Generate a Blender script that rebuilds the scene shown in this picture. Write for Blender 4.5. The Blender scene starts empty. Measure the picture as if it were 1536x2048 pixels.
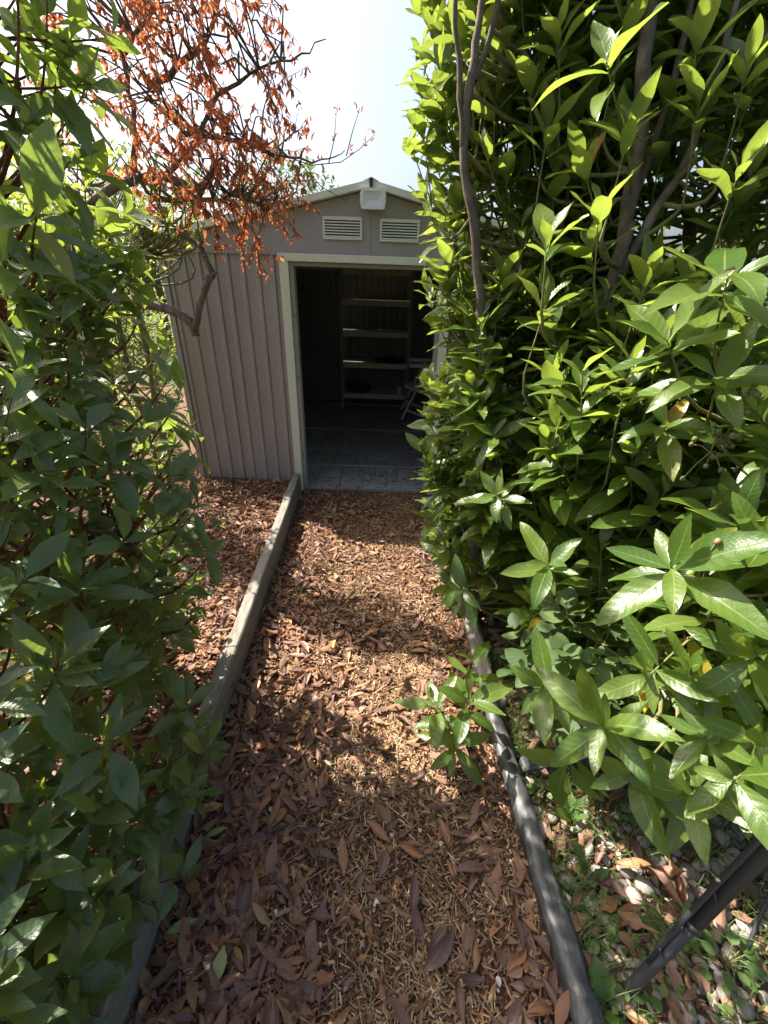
import bpy, math, random
import numpy as np
from mathutils import Vector, Matrix, noise

# ------------------------------------------------------------------ camera, sky, sun, exposure
S = bpy.context.scene
COL = S.collection
CAM_H = 1.52
PITCH, ROLL, FPX = math.radians(28.4), math.radians(2.0), 830.0
fw = Vector((0, math.cos(PITCH), -math.sin(PITCH)))
up0 = Vector((0, math.sin(PITCH), math.cos(PITCH)))
rt0 = Vector((1, 0, 0))
RT = rt0 * math.cos(ROLL) + up0 * math.sin(ROLL)
UP = up0 * math.cos(ROLL) - rt0 * math.sin(ROLL)
CAMP = Vector((0, 0, CAM_H))
cd = bpy.data.cameras.new('camera')
cd.sensor_fit = 'VERTICAL'; cd.sensor_height = 36.0; cd.sensor_width = 27.0
cd.lens = 36.0 * FPX / 2048.0
cd.clip_start = 0.02; cd.clip_end = 2000
cam = bpy.data.objects.new('camera', cd); COL.objects.link(cam)
mw = Matrix((RT, UP, -fw)).transposed().to_4x4(); mw.translation = CAMP
cam.matrix_world = mw
S.camera = cam

SUN_DIR = Vector((-0.57, 0.32, 0.76)).normalized()      # towards the sun
elev = math.asin(SUN_DIR.z); azim = math.atan2(SUN_DIR.x, SUN_DIR.y)
W = bpy.data.worlds.new("World"); S.world = W; W.use_nodes = True
wn = W.node_tree; wn.nodes.clear()
sky = wn.nodes.new('ShaderNodeTexSky'); sky.sky_type = 'NISHITA'; sky.sun_disc = False
sky.sun_elevation = elev; sky.sun_rotation = azim
sky.air_density = 1.0; sky.dust_density = 6.5; sky.ozone_density = 2.0
bg = wn.nodes.new('ShaderNodeBackground'); bg.inputs['Strength'].default_value = 0.075
wo = wn.nodes.new('ShaderNodeOutputWorld')
wn.links.new(sky.outputs[0], bg.inputs[0]); wn.links.new(bg.outputs[0], wo.inputs[0])
sl = bpy.data.lights.new('sun', 'SUN'); sl.energy = 4.3; sl.angle = math.radians(0.53); sl.color = (1.0, 0.93, 0.82)
so = bpy.data.objects.new('sun', sl); COL.objects.link(so)
so.rotation_euler = SUN_DIR.to_track_quat('Z', 'Y').to_euler(); so.location = SUN_DIR * 30
S.view_settings.view_transform = 'Standard'; S.view_settings.look = 'None'
S.view_settings.exposure = 2.0; S.view_settings.gamma = 1.0
S.view_settings.use_curve_mapping = False
S.cycles.max_bounces = 8; S.cycles.diffuse_bounces = 4; S.cycles.glossy_bounces = 3
S.cycles.transmission_bounces = 6; S.cycles.transparent_max_bounces = 6

rnd = random.Random(7)
nr = np.random.RandomState(7)
U = rnd.uniform

def V(*a): return Vector(a)
def ray(px, py): return fw + RT * ((px - 768) / FPX) + UP * ((1024 - py) / FPX)
def at_y(px, py, Y):                 # measured from the photograph: a point on a plane across the path
    d = ray(px, py); return CAMP + d * (Y / d.y)
def at_z(px, py, z=0.0):
    d = ray(px, py); return CAMP + d * ((z - CAM_H) / d.z)
def at_d(px, py, d): return CAMP + ray(px, py) * d
def lerp(a, b, t): return a + (b - a) * t
def interp(x, xs, ys): return float(np.interp(x, xs, ys))

# ------------------------------------------------------------------ object helpers
def link(o, parent=None):
    COL.objects.link(o)
    if parent is not None: o.parent = parent
    return o
def tag(o, label=None, cat=None, group=None, kind=None):
    if label: o['label'] = label
    if cat: o['category'] = cat
    if group: o['group'] = group
    if kind: o['kind'] = kind
    return o
def thing(name, label, cat, loc=(0, 0, 0), group=None):
    o = bpy.data.objects.new(name, None); o.empty_display_size = 0.1
    o.location = loc; link(o)
    return tag(o, label, cat, group)
def np_mesh(name, verts, quads, mat, luv=None, smooth=True, tris=None):
    me = bpy.data.meshes.new(name)
    verts = np.asarray(verts, dtype=np.float32)
    quads = np.asarray(quads, dtype=np.int32)
    k = quads.shape[1]
    me.vertices.add(len(verts)); me.vertices.foreach_set('co', verts.ravel())
    me.loops.add(quads.size); me.loops.foreach_set('vertex_index', quads.ravel())
    me.polygons.add(len(quads))
    me.polygons.foreach_set('loop_start', np.arange(0, quads.size, k, dtype=np.int32))
    me.polygons.foreach_set('loop_total', np.full(len(quads), k, dtype=np.int32))
    me.polygons.foreach_set('use_smooth', np.full(len(quads), smooth, dtype=bool))
    if luv is not None:
        a = me.attributes.new('luv', 'FLOAT_VECTOR', 'POINT')
        a.data.foreach_set('vector', np.asarray(luv, dtype=np.float32).ravel())
    me.materials.append(mat); me.update(calc_edges=True); me.validate()
    return me

class MB:
    """collects boxes, prisms and tubes and links them as one mesh object"""
    def __init__(s): s.v = []; s.f = []; s.sm = []
    def add(s, vs, fs, smooth=False):
        o = len(s.v); s.v += [tuple(v) for v in vs]
        s.f += [tuple(i + o for i in f) for f in fs]; s.sm += [smooth] * len(fs)
        return s
    def box(s, lo, hi, M=None, bev=0.0):
        (a, b, c), (d, e, f) = lo, hi
        if bev > 0:
            vs = []; 
            for z, i in ((c, bev), (c + bev, 0), (f - bev, 0), (f, bev)):
                x0, x1, y0, y1 = a + i, d - i, b + i, e - i
                k = bev if i == 0 else bev * 0.6
                vs += [(x0 + k, y0, z), (x1 - k, y0, z), (x1, y0 + k, z), (x1, y1 - k, z), (x1 - k, y1, z), (x0 + k, y1, z), (x0, y1 - k, z), (x0, y0 + k, z)]
            fs = [tuple(range(7, -1, -1)), tuple(range(24, 32))]
            for r in range(3):
                for i in range(8):
                    j = (i + 1) % 8; fs.append((r * 8 + i, r * 8 + j, r * 8 + 8 + j, r * 8 + 8 + i))
        else:
            vs = [(a, b, c), (d, b, c), (d, e, c), (a, e, c), (a, b, f), (d, b, f), (d, e, f), (a, e, f)]
            fs = [(3, 2, 1, 0), (4, 5, 6, 7), (0, 1, 5, 4), (1, 2, 6, 5), (2, 3, 7, 6), (3, 0, 4, 7)]
        if M is not None: vs = [tuple(M @ Vector(v)) for v in vs]
        return s.add(vs, fs)
    def bar(s, p, q, w, h, upv=(0, 0, 1), bev=0.0):
        p, q = Vector(p), Vector(q); y = (q - p); L = y.length; y.normalize()
        z = Vector(upv); x = y.cross(z).normalized(); z = x.cross(y)
        M = Matrix((x, y, z)).transposed().to_4x4(); M.translation = p
        return s.box((-w / 2, 0, -h / 2), (w / 2, L, h / 2), M, bev)
    def prism(s, poly, y0, y1):          # poly in x,z extruded along y
        n = len(poly); vs = [(x, y0, z) for x, z in poly] + [(x, y1, z) for x, z in poly]
        fs = [tuple(range(n)), tuple(range(2 * n - 1, n - 1, -1))]
        fs += [(i, i + n, (i + 1) % n + n, (i + 1) % n) for i in range(n)]
        return s.add(vs, fs)
    def tube(s, pts, rad, sides=6, caps=True):
        pts = [Vector(p) for p in pts]; n = len(pts)
        if not hasattr(rad, '__len__'): rad = [rad] * n
        vs = []; ref = None
        for i, p in enumerate(pts):
            t = (pts[min(i + 1, n - 1)] - pts[max(i - 1, 0)])
            if t.length < 1e-9: t = Vector((0, 0, 1))
            t.normalize()
            if ref is None: ref = t.orthogonal().normalized()
            ref = (ref - t * ref.dot(t))
            if ref.length < 1e-6: ref = t.orthogonal()
            ref.normalize(); b = t.cross(ref)
            for k in range(sides):
                a = 2 * math.pi * k / sides
                vs.append(p + (ref * math.cos(a) + b * math.sin(a)) * rad[i])
        fs = []
        for i in range(n - 1):
            for k in range(sides):
                k2 = (k + 1) % sides
                fs.append((i * sides + k, i * sides + k2, (i + 1) * sides + k2, (i + 1) * sides + k))
        if caps:
            fs.append(tuple(range(sides - 1, -1, -1))); fs.append(tuple(range((n - 1) * sides, n * sides)))
        return s.add(vs, fs, True)
    def mesh(s, name, mat):
        me = bpy.data.meshes.new(name); me.from_pydata(s.v, [], s.f)
        me.polygons.foreach_set('use_smooth', s.sm); me.materials.append(mat); me.update()
        return me
    def build(s, name, mat, parent=None, kind=None, loc=None):
        o = bpy.data.objects.new(name, s.mesh(name, mat)); link(o, parent)
        if loc is not None: o.location = loc
        if kind: o['kind'] = kind
        return o

# ------------------------------------------------------------------ materials
class NT:
    def __init__(s, name):
        s.m = bpy.data.materials.new(name); s.m.use_nodes = True
        s.t = s.m.node_tree; s.t.nodes.clear()
        s.out = s.n('ShaderNodeOutputMaterial')
    def n(s, typ, **kw):
        nd = s.t.nodes.new(typ)
        for k, v in kw.items():
            if hasattr(nd, k): setattr(nd, k, v)
        return nd
    def l(s, a, b): s.t.links.new(a, b)
    def put(s, inp, v):
        if isinstance(v, bpy.types.NodeSocket): s.l(v, inp)
        elif hasattr(v, '__len__') and len(v) == 3 and inp.type == 'RGBA': inp.default_value = (*v, 1)
        else: inp.default_value = v
    def math(s, op, a, b=0.0, c=None, clamp=False):
        nd = s.n('ShaderNodeMath', operation=op); nd.use_clamp = clamp
        s.put(nd.inputs[0], a); s.put(nd.inputs[1], b)
        if c is not None: s.put(nd.inputs[2], c)
        return nd.outputs[0]
    def mix(s, fac, a, b, mode='MIX'):
        nd = s.n('ShaderNodeMix', data_type='RGBA', blend_type=mode)
        s.put(nd.inputs[0], fac); s.put(nd.inputs[6], a); s.put(nd.inputs[7], b)
        return nd.outputs[2]
    def ramp(s, fac, stops, interp='LINEAR'):
        nd = s.n('ShaderNodeValToRGB'); cr = nd.color_ramp; cr.interpolation = interp
        while len(cr.elements) < len(stops): cr.elements.new(0.5)
        for e, (p, c) in zip(cr.elements, stops):
            e.position = p; e.color = (*c, 1) if hasattr(c, '__len__') else (c, c, c, 1)
        s.put(nd.inputs[0], fac); return nd.outputs[0]
    def noise(s, scale, detail=4, rough=0.55, vec=None, w=None, dist=0.0):
        nd = s.n('ShaderNodeTexNoise')
        if w is not None: nd.noise_dimensions = '4D'; s.put(nd.inputs['W'], w)
        nd.inputs['Scale'].default_value = scale; nd.inputs['Detail'].default_value = detail
        nd.inputs['Roughness'].default_value = rough; nd.inputs['Distortion'].default_value = dist
        if vec is not None: s.l(vec, nd.inputs['Vector'])
        return nd.outputs['Fac']
    def coord(s, kind='Object', scale=None):
        tc = s.n('ShaderNodeTexCoord'); o = tc.outputs[kind]
        if scale is not None:
            mp = s.n('ShaderNodeMapping'); mp.inputs['Scale'].default_value = scale
            s.l(o, mp.inputs['Vector']); o = mp.outputs[0]
        return o
    def bump(s, h, strength=0.3, dist=0.01):
        nd = s.n('ShaderNodeBump'); nd.inputs['Strength'].default_value = strength
        nd.inputs['Distance'].default_value = dist; s.l(h, nd.inputs['Height']); return nd.outputs[0]
    def principled(s, color, rough=0.5, metal=0.0, spec=0.5, normal=None):
        p = s.n('ShaderNodeBsdfPrincipled')
        s.put(p.inputs['Base Color'], color); s.put(p.inputs['Roughness'], rough)
        p.inputs['Metallic'].default_value = metal; p.inputs['Specular IOR Level'].default_value = spec
        if normal is not None: s.l(normal, p.inputs['Normal'])
        return p
    def done(s, shader):
        s.l(shader, s.out.inputs['Surface']); return s.m

def rand_socket(t):
    """per piece random: stored in the mesh (joined pieces) plus the object's own (single pieces)"""
    at = t.n('ShaderNodeAttribute'); at.attribute_name = 'luv'
    sp = t.n('ShaderNodeSeparateXYZ'); t.l(at.outputs['Vector'], sp.inputs[0])
    oi = t.n('ShaderNodeObjectInfo')
    r = t.math('FRACT', t.math('ADD', sp.outputs[2], oi.outputs['Random']))
    return sp.outputs[0], sp.outputs[1], r

def leaf_mat(name, stops, trans, tfac=0.35, rough=0.33, under=(0.16, 0.2, 0.07), rib=(0.3, 0.36, 0.12), veins=9.0, spec=0.5, bumpk=0.22, ribfac=0.7, wear=0.8):
    t = NT(name); u, v, r = rand_socket(t)
    base = t.ramp(r, stops)
    tc = t.coord('Object')
    nz = t.noise(55, 3, vec=tc, w=t.math('MULTIPLY', r, 40))
    base = t.mix(t.math('MULTIPLY', nz, 0.55), base, t.mix(1.0, base, (0.55, 0.6, 0.5), 'MULTIPLY'))
    au = t.math('ABSOLUTE', u)
    vein = t.math('SINE', t.math('MULTIPLY', t.math('SUBTRACT', t.math('MULTIPLY', v, veins), t.math('MULTIPLY', au, 1.3)), 6.283))
    veinl = t.math('MULTIPLY', t.math('POWER', t.math('MULTIPLY_ADD', vein, 0.5, 0.5), 7.0), 0.10)
    rb = t.math('SUBTRACT', 1.0, t.math('DIVIDE', au, t.math('MULTIPLY_ADD', v, -0.09, 0.13)), clamp=True)
    ribm = t.math('MAXIMUM', t.math('MULTIPLY', rb, ribfac), veinl)
    col = t.mix(ribm, base, rib)
    r2 = t.math('FRACT', t.math('MULTIPLY', r, 17.3)); r3 = t.math('FRACT', t.math('MULTIPLY', r, 43.7))
    tipm = t.math('MULTIPLY', t.math('GREATER_THAN', r2, 0.86), t.math('MULTIPLY', t.math('SUBTRACT', t.math('ADD', v, t.math('MULTIPLY', nz, 0.3)), 1.03), 9.0, clamp=True))
    sp_ = t.math('MULTIPLY', t.math('GREATER_THAN', r3, 0.6), t.ramp(t.noise(120, 2, 0.5, vec=tc, w=t.math('MULTIPLY', r, 90)), [(0.66, 0.0), (0.7, 1.0)]))
    if wear: col = t.mix(t.math('MULTIPLY', t.math('MAXIMUM', tipm, t.math('MULTIPLY', sp_, 0.6)), wear), col, (0.2, 0.11, 0.04))
    ge = t.n('ShaderNodeNewGeometry')
    colb = t.mix(0.6, col, under)
    col2 = t.mix(ge.outputs['Backfacing'], col, colb)
    h = t.math('ADD', t.math('MULTIPLY', vein, 0.25), t.math('MULTIPLY', rb, -0.8))
    h = t.math('ADD', h, t.math('MULTIPLY', nz, 1.2))
    nb = t.bump(h, bumpk, 0.0025)
    rr = t.math('ADD', rough, t.math('MULTIPLY', nz, 0.12))
    rr = t.math('ADD', rr, t.math('MULTIPLY', ge.outputs['Backfacing'], 0.25))
    p = t.principled(col2, rr, 0, spec, nb)
    tr = t.n('ShaderNodeBsdfTranslucent')
    tcol = t.mix(t.math('MULTIPLY', ribm, 0.5), t.mix(r, trans, tuple(c * 0.6 for c in trans)), (trans[0] * .5, trans[1] * .5, trans[2] * .5))
    t.l(tcol, tr.inputs['Color']); t.l(nb, tr.inputs['Normal'])
    mx = t.n('ShaderNodeMixShader'); mx.inputs[0].default_value = tfac
    t.l(p.outputs[0], mx.inputs[1]); t.l(tr.outputs[0], mx.inputs[2])
    return t.done(mx.outputs[0])

M = {}
M['laurel'] = leaf_mat('laurel_leaf', [(0, (0.045, 0.095, 0.018)), (0.35, (0.07, 0.125, 0.02)), (0.75, (0.105, 0.165, 0.026)), (0.988, (0.125, 0.18, 0.04)), (0.997, (0.45, 0.30, 0.03)), (1, (0.30, 0.12, 0.04))],
                       (0.38, 0.50, 0.065), 0.40, 0.25, rib=(0.22, 0.29, 0.09))
M['photinia'] = leaf_mat('photinia_leaf', [(0, (0.056, 0.098, 0.044)), (0.5, (0.082, 0.13, 0.054)), (0.88, (0.108, 0.162, 0.05)), (0.975, (0.08, 0.135, 0.035)), (0.99, (0.32, 0.26, 0.04)), (1, (0.3, 0.14, 0.04))],
                         (0.40, 0.54, 0.07), 0.38, 0.24, under=(0.14, 0.19, 0.08), rib=(0.10, 0.17, 0.06), veins=11, bumpk=0.28, ribfac=0.5, spec=0.65)
M['round'] = leaf_mat('round_leaf', [(0, (0.05, 0.092, 0.03)), (0.6, (0.068, 0.12, 0.034)), (1, (0.1, 0.15, 0.034))],
                      (0.26, 0.38, 0.04), 0.30, 0.62, rib=(0.08, 0.14, 0.06), veins=6)
M['fresh'] = leaf_mat('fresh_leaf', [(0, (0.10, 0.16, 0.03)), (0.6, (0.14, 0.20, 0.035)), (1, (0.2, 0.25, 0.05))],
                      (0.5, 0.6, 0.08), 0.45, 0.5, rib=(0.2, 0.26, 0.08), veins=6)
M['far'] = leaf_mat('far_leaf', [(0, (0.035, 0.06, 0.03)), (0.6, (0.05, 0.08, 0.035)), (1, (0.08, 0.11, 0.04))],
                    (0.18, 0.26, 0.06), 0.3, 0.55)
M['withered'] = leaf_mat('withered_leaf', [(0, (0.22, 0.065, 0.045)), (0.3, (0.38, 0.12, 0.065)), (0.55, (0.50, 0.18, 0.09)), (0.8, (0.34, 0.10, 0.07)), (0.93, (0.45, 0.2, 0.07)), (1, (0.16, 0.05, 0.04))],
                         (0.75, 0.25, 0.10), 0.44, 0.6, under=(0.38, 0.13, 0.06), rib=(0.4, 0.16, 0.06), veins=5, spec=0.25)
M['weed'] = leaf_mat('weed_leaf', [(0, (0.06, 0.12, 0.03)), (0.6, (0.09, 0.16, 0.035)), (1, (0.13, 0.20, 0.05))],
                     (0.32, 0.46, 0.06), 0.36, 0.5, rib=(0.16, 0.22, 0.08), veins=5)
M['dead'] = leaf_mat('fallen_leaf', [(0, (0.105, 0.062, 0.054)), (0.25, (0.15, 0.082, 0.066)), (0.5, (0.19, 0.1, 0.072)), (0.7, (0.235, 0.115, 0.068)), (0.87, (0.35, 0.15, 0.06)), (0.96, (0.33, 0.2, 0.1)), (1, (0.48, 0.27, 0.08))],
                     (0.5, 0.2, 0.06), 0.14, 0.42, under=(0.27, 0.15, 0.09), rib=(0.34, 0.2, 0.11), veins=8, spec=0.4)
M['pale'] = leaf_mat('pale_leaf', [(0, (0.3, 0.34, 0.14)), (1, (0.36, 0.36, 0.15))], (0.4, 0.45, 0.1), 0.2, 0.5)

def chip_mat(name, stops, rough=0.75):
    t = NT(name); u, v, r = rand_socket(t)
    c = t.ramp(r, stops)
    nz = t.noise(120, 3, vec=t.coord('Object', (1, 1, 1)))
    c = t.mix(t.math('MULTIPLY', nz, 0.8), c, t.mix(1.0, c, (0.45, 0.4, 0.38), 'MULTIPLY'))
    p = t.principled(c, rough, 0, 0.3, t.bump(nz, 0.5, 0.003)); return t.done(p.outputs[0])
M['chip'] = chip_mat('wood_chip', [(0, (0.07, 0.036, 0.026)), (0.3, (0.13, 0.065, 0.042)), (0.55, (0.21, 0.11, 0.062)), (0.78, (0.33, 0.19, 0.1)), (0.94, (0.48, 0.33, 0.18)), (1, (0.6, 0.47, 0.3))])
M['straw'] = chip_mat('straw_chip', [(0, (0.2, 0.12, 0.06)), (0.4, (0.38, 0.26, 0.13)), (0.8, (0.52, 0.39, 0.22)), (1, (0.62, 0.5, 0.32))])
M['bedchip'] = chip_mat('bed_chip', [(0, (0.09, 0.045, 0.03)), (0.4, (0.17, 0.08, 0.045)), (0.75, (0.27, 0.13, 0.07)), (1, (0.45, 0.30, 0.17))])
M['pebble'] = chip_mat('pebble_stone', [(0, (0.24, 0.215, 0.19)), (0.3, (0.38, 0.35, 0.31)), (0.55, (0.48, 0.435, 0.375)), (0.75, (0.42, 0.30, 0.225)), (0.9, (0.58, 0.55, 0.5)), (1, (0.24, 0.235, 0.235))], 0.55)
M['petal'] = chip_mat('petal', [(0, (0.6, 0.57, 0.42)), (1, (0.8, 0.8, 0.72))], 0.6)
M['twig'] = chip_mat('dry_twig', [(0, (0.16, 0.09, 0.05)), (0.6, (0.3, 0.2, 0.12)), (1, (0.5, 0.4, 0.28))])

def soil_mat(name, stops, scale=40):
    t = NT(name); c = t.coord('Object')
    n1 = t.noise(scale, 6, 0.7, c); n2 = t.noise(scale * 6, 4, 0.7, c)
    f = t.math('ADD', t.math('MULTIPLY', n1, 0.55), t.math('MULTIPLY', n2, 0.45))
    col = t.ramp(f, stops)
    p = t.principled(col, 0.9, 0, 0.2, t.bump(f, 0.8, 0.02)); return t.done(p.outputs[0])
M['soil'] = soil_mat('mulch_soil', [(0.3, (0.045, 0.024, 0.015)), (0.55, (0.13, 0.065, 0.035)), (0.75, (0.24, 0.13, 0.065))])
M['bed'] = soil_mat('bed_soil', [(0.3, (0.05, 0.028, 0.02)), (0.55, (0.14, 0.08, 0.05)), (0.75, (0.30, 0.2, 0.12))])
M['gravel'] = soil_mat('gravel_soil', [(0.3, (0.05, 0.035, 0.022)), (0.55, (0.15, 0.11, 0.07)), (0.75, (0.3, 0.25, 0.18))])
M['ground'] = soil_mat('ground_grass', [(0.3, (0.03, 0.05, 0.016)), (0.55, (0.06, 0.09, 0.025)), (0.75, (0.11, 0.12, 0.045))], 6)

def paint_mat(name, col, rough=0.42, dirt=0.35, spec=0.4):
    t = NT(name); c = t.coord('Object')
    n1 = t.noise(3.0, 5, 0.65, t.coord('Object', (1, 1, 0.35))); n2 = t.noise(60, 3, 0.6, c)
    sp = t.ramp(t.noise(38, 2, 0.5, c), [(0.71, 0.0), (0.75, 1.0)])
    k = t.ramp(n1, [(0.35, 0.0), (0.75, 1.0)])
    cc = t.mix(t.math('MULTIPLY', k, dirt), col, tuple(x * 0.62 for x in col))
    cc = t.mix(t.math('MULTIPLY', sp, 0.35), cc, tuple(x * 0.45 for x in col))
    cc = t.mix(t.math('MULTIPLY', n2, 0.15), cc, tuple(min(1, x * 1.25) for x in col))
    rr = t.math('MULTIPLY_ADD', n1, 0.25, rough - 0.1)
    p = t.principled(cc, rr, 0, spec, t.bump(n2, 0.08, 0.002)); return t.done(p.outputs[0])
M['taupe'] = paint_mat('taupe_sheet_metal', (0.36, 0.31, 0.298), 0.42, 0.5)
M['gable'] = paint_mat('taupe_gable_sheet', (0.34, 0.305, 0.308), 0.42, 0.45)
M['cream'] = paint_mat('cream_trim', (0.66, 0.66, 0.55), 0.4, 0.3)
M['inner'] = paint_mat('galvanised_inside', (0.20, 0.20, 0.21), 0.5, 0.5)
M['jamb'] = paint_mat('grey_jamb', (0.33, 0.32, 0.30), 0.45, 0.5)
M['lampbody'] = paint_mat('pale_lamp_housing', (0.70, 0.73, 0.69), 0.35, 0.2)
M['plastic'] = paint_mat('white_plastic', (0.78, 0.78, 0.78), 0.4, 0.3)
M['ventshade'] = paint_mat('vent_shade_black', (0.03, 0.03, 0.032), 0.4, 0.4)  # near-black standing in for the shade behind the vent slats
M['rail'] = paint_mat('galvanised_rail', (0.27, 0.27, 0.27), 0.4, 0.6)
M['shelf'] = paint_mat('grey_shelf_metal', (0.62, 0.58, 0.46), 0.4, 0.45)
M['cloth'] = paint_mat('dark_cloth', (0.035, 0.037, 0.045), 0.9, 0.4, 0.1)
M['blackmetal'] = paint_mat('black_coated_metal', (0.032, 0.033, 0.036), 0.42, 0.3)
M['led'] = paint_mat('yellow_led_panel', (0.70, 0.62, 0.40), 0.5, 0.1)
M['reflector'] = paint_mat('lamp_reflector', (0.72, 0.72, 0.68), 0.3, 0.15)

def slab_mat():
    t = NT('grey_paving'); c = t.coord('Object'); oi = t.n('ShaderNodeObjectInfo')
    n1 = t.noise(7, 6, 0.7, c, w=t.math('MULTIPLY', oi.outputs['Random'], 30)); n2 = t.noise(180, 3, 0.7, c)
    col = t.ramp(n1, [(0.3, (0.18, 0.182, 0.19)), (0.6, (0.33, 0.328, 0.33)), (0.8, (0.4, 0.385, 0.36))])
    col = t.mix(t.math('MULTIPLY', n2, 0.4), col, (0.12, 0.115, 0.11))
    p = t.principled(col, 0.8, 0, 0.3, t.bump(n2, 0.4, 0.002)); return t.done(p.outputs[0])
M['slab'] = slab_mat()
def timber_mat():
    t = NT('weathered_timber'); c = t.coord('Object', (14, 1.2, 14)); c0 = t.coord('Object')
    g = t.noise(9, 5, 0.65, c, dist=0.6); m = t.noise(5, 5, 0.7, c0)
    col = t.ramp(g, [(0.3, (0.10, 0.092, 0.08)), (0.5, (0.19, 0.178, 0.152)), (0.75, (0.29, 0.275, 0.24))])
    col = t.mix(t.ramp(m, [(0.5, 0.0), (0.75, 0.4)]), col, (0.17, 0.17, 0.10))
    p = t.principled(col, 0.85, 0, 0.2, t.bump(g, 0.5, 0.004)); return t.done(p.outputs[0])
M['timber'] = timber_mat()
def liner_mat():
    t = NT('black_liner'); c = t.coord('Object'); n1 = t.noise(14, 6, 0.7, t.coord('Object', (2, 0.6, 2))); n2 = t.noise(160, 3, 0.7, c)
    col = t.ramp(n1, [(0.35, (0.028, 0.03, 0.034)), (0.55, (0.065, 0.066, 0.068)), (0.74, (0.2, 0.19, 0.17))])
    sp = t.ramp(n2, [(0.62, 0.0), (0.72, 0.6)])
    col = t.mix(sp, col, (0.25, 0.24, 0.22))
    p = t.principled(col, t.math('MULTIPLY_ADD', n1, 0.4, 0.25), 0, 0.45, t.bump(t.math('ADD', n1, t.math('MULTIPLY', n2, 0.2)), 0.4, 0.006)); return t.done(p.outputs[0])
M['liner'] = liner_mat()
def bark_mat(name, a, b, c3, sc=30):
    t = NT(name); n1 = t.noise(sc, 6, 0.7, t.coord('Object', (1, 1, 0.6))); n2 = t.noise(6, 4, 0.6, t.coord('Object'))
    f = t.math('ADD', t.math('MULTIPLY', n1, 0.65), t.math('MULTIPLY', n2, 0.35))
    col = t.ramp(f, [(0.33, a), (0.52, b), (0.7, c3)])
    p = t.principled(col, 0.8, 0, 0.25, t.bump(f, 0.7, 0.006)); return t.done(p.outputs[0])
M['bark'] = bark_mat('laurel_bark', (0.045, 0.035, 0.028), (0.12, 0.092, 0.07), (0.25, 0.21, 0.165), 42)
M['twigbark'] = bark_mat('green_twig', (0.09, 0.10, 0.035), (0.16, 0.15, 0.06), (0.24, 0.2, 0.1))
M['redtwig'] = bark_mat('red_brown_twig', (0.07, 0.03, 0.022), (0.15, 0.06, 0.04), (0.22, 0.12, 0.08))
M['treebark'] = bark_mat('tree_bark', (0.05, 0.035, 0.028), (0.13, 0.095, 0.07), (0.28, 0.24, 0.17), 55)
M['berry'] = chip_mat('berry', [(0, (0.1, 0.13, 0.04)), (0.7, (0.16, 0.17, 0.06)), (1, (0.3, 0.18, 0.09))], 0.35)
M['redberry'] = chip_mat('brown_berry', [(0, (0.3, 0.16, 0.08)), (1, (0.4, 0.24, 0.13))], 0.35)
def glass_mat():
    t = NT('lamp_glass'); tr = t.n('ShaderNodeBsdfTransparent'); gl = t.n('ShaderNodeBsdfGlossy'); gl.inputs['Roughness'].default_value = 0.08
    mx = t.n('ShaderNodeMixShader'); mx.inputs[0].default_value = 0.1
    t.l(tr.outputs[0], mx.inputs[1]); t.l(gl.outputs[0], mx.inputs[2]); return t.done(mx.outputs[0])
M['glass'] = glass_mat()

# ------------------------------------------------------------------ setting: ground sheets
D = 3.17                                             # the shed's front
def hgt(x, y, a=0.012): return a * (noise.noise(Vector((x * 3.1, y * 3.1, 0.3))) + 0.5 * noise.noise(Vector((x * 9, y * 9, 2.0))))
def board_x(y): return -0.535 - 0.052 * y            # path side of the left boards
def edge_x(y): return interp(y, [-1.5, 0.3, 0.6, 1.0, 1.6, 2.2, 3.1], [0.5, 0.47, 0.455, 0.425, 0.425, 0.43, 0.46])
def sheet(name, fx0, fx1, y0, y1, nx, ny, z, mat, amp=0.012):
    vs = []; q = []
    for j in range(ny + 1):
        y = lerp(y0, y1, j / ny); a, b = fx0(y), fx1(y)
        for i in range(nx + 1):
            x = lerp(a, b, i / nx); vs.append((x, y, z + hgt(x, y, amp)))
    for j in range(ny):
        for i in range(nx):
            k = j * (nx + 1) + i; q.append((k, k + 1, k + nx + 2, k + nx + 1))
    o = bpy.data.objects.new(name, np_mesh(name, vs, q, mat)); link(o); o['kind'] = 'structure'; return o
g = MB(); g.add([(-900, -900, -0.06), (900, -900, -0.06), (900, 900, -0.06), (-900, 900, -0.06)], [(0, 1, 2, 3)])
ground = g.build('ground', M['ground']); ground['kind'] = 'structure'
path = sheet('mulch_path', lambda y: board_x(y) - 0.02, lambda y: edge_x(y) + 0.03, -1.6, D + 0.0, 40, 120, 0.0, M['soil'])
bed = sheet('raised_bed', lambda y: -4.5, lambda y: board_x(y) - 0.05, -1.6, D - .006, 90, 80, 0.085, M['bed'], 0.02)
sidebed = sheet('side_bed', lambda y: -4.5, lambda y: -1.55, D - .006, 6.5, 40, 40, 0.085, M['bed'], 0.02)
gravel = sheet('gravel_bed', lambda y: edge_x(y) + 0.04, lambda y: 3.4, -1.6, D + 1.5, 60, 80, -0.005, M['gravel'], 0.015)

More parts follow.
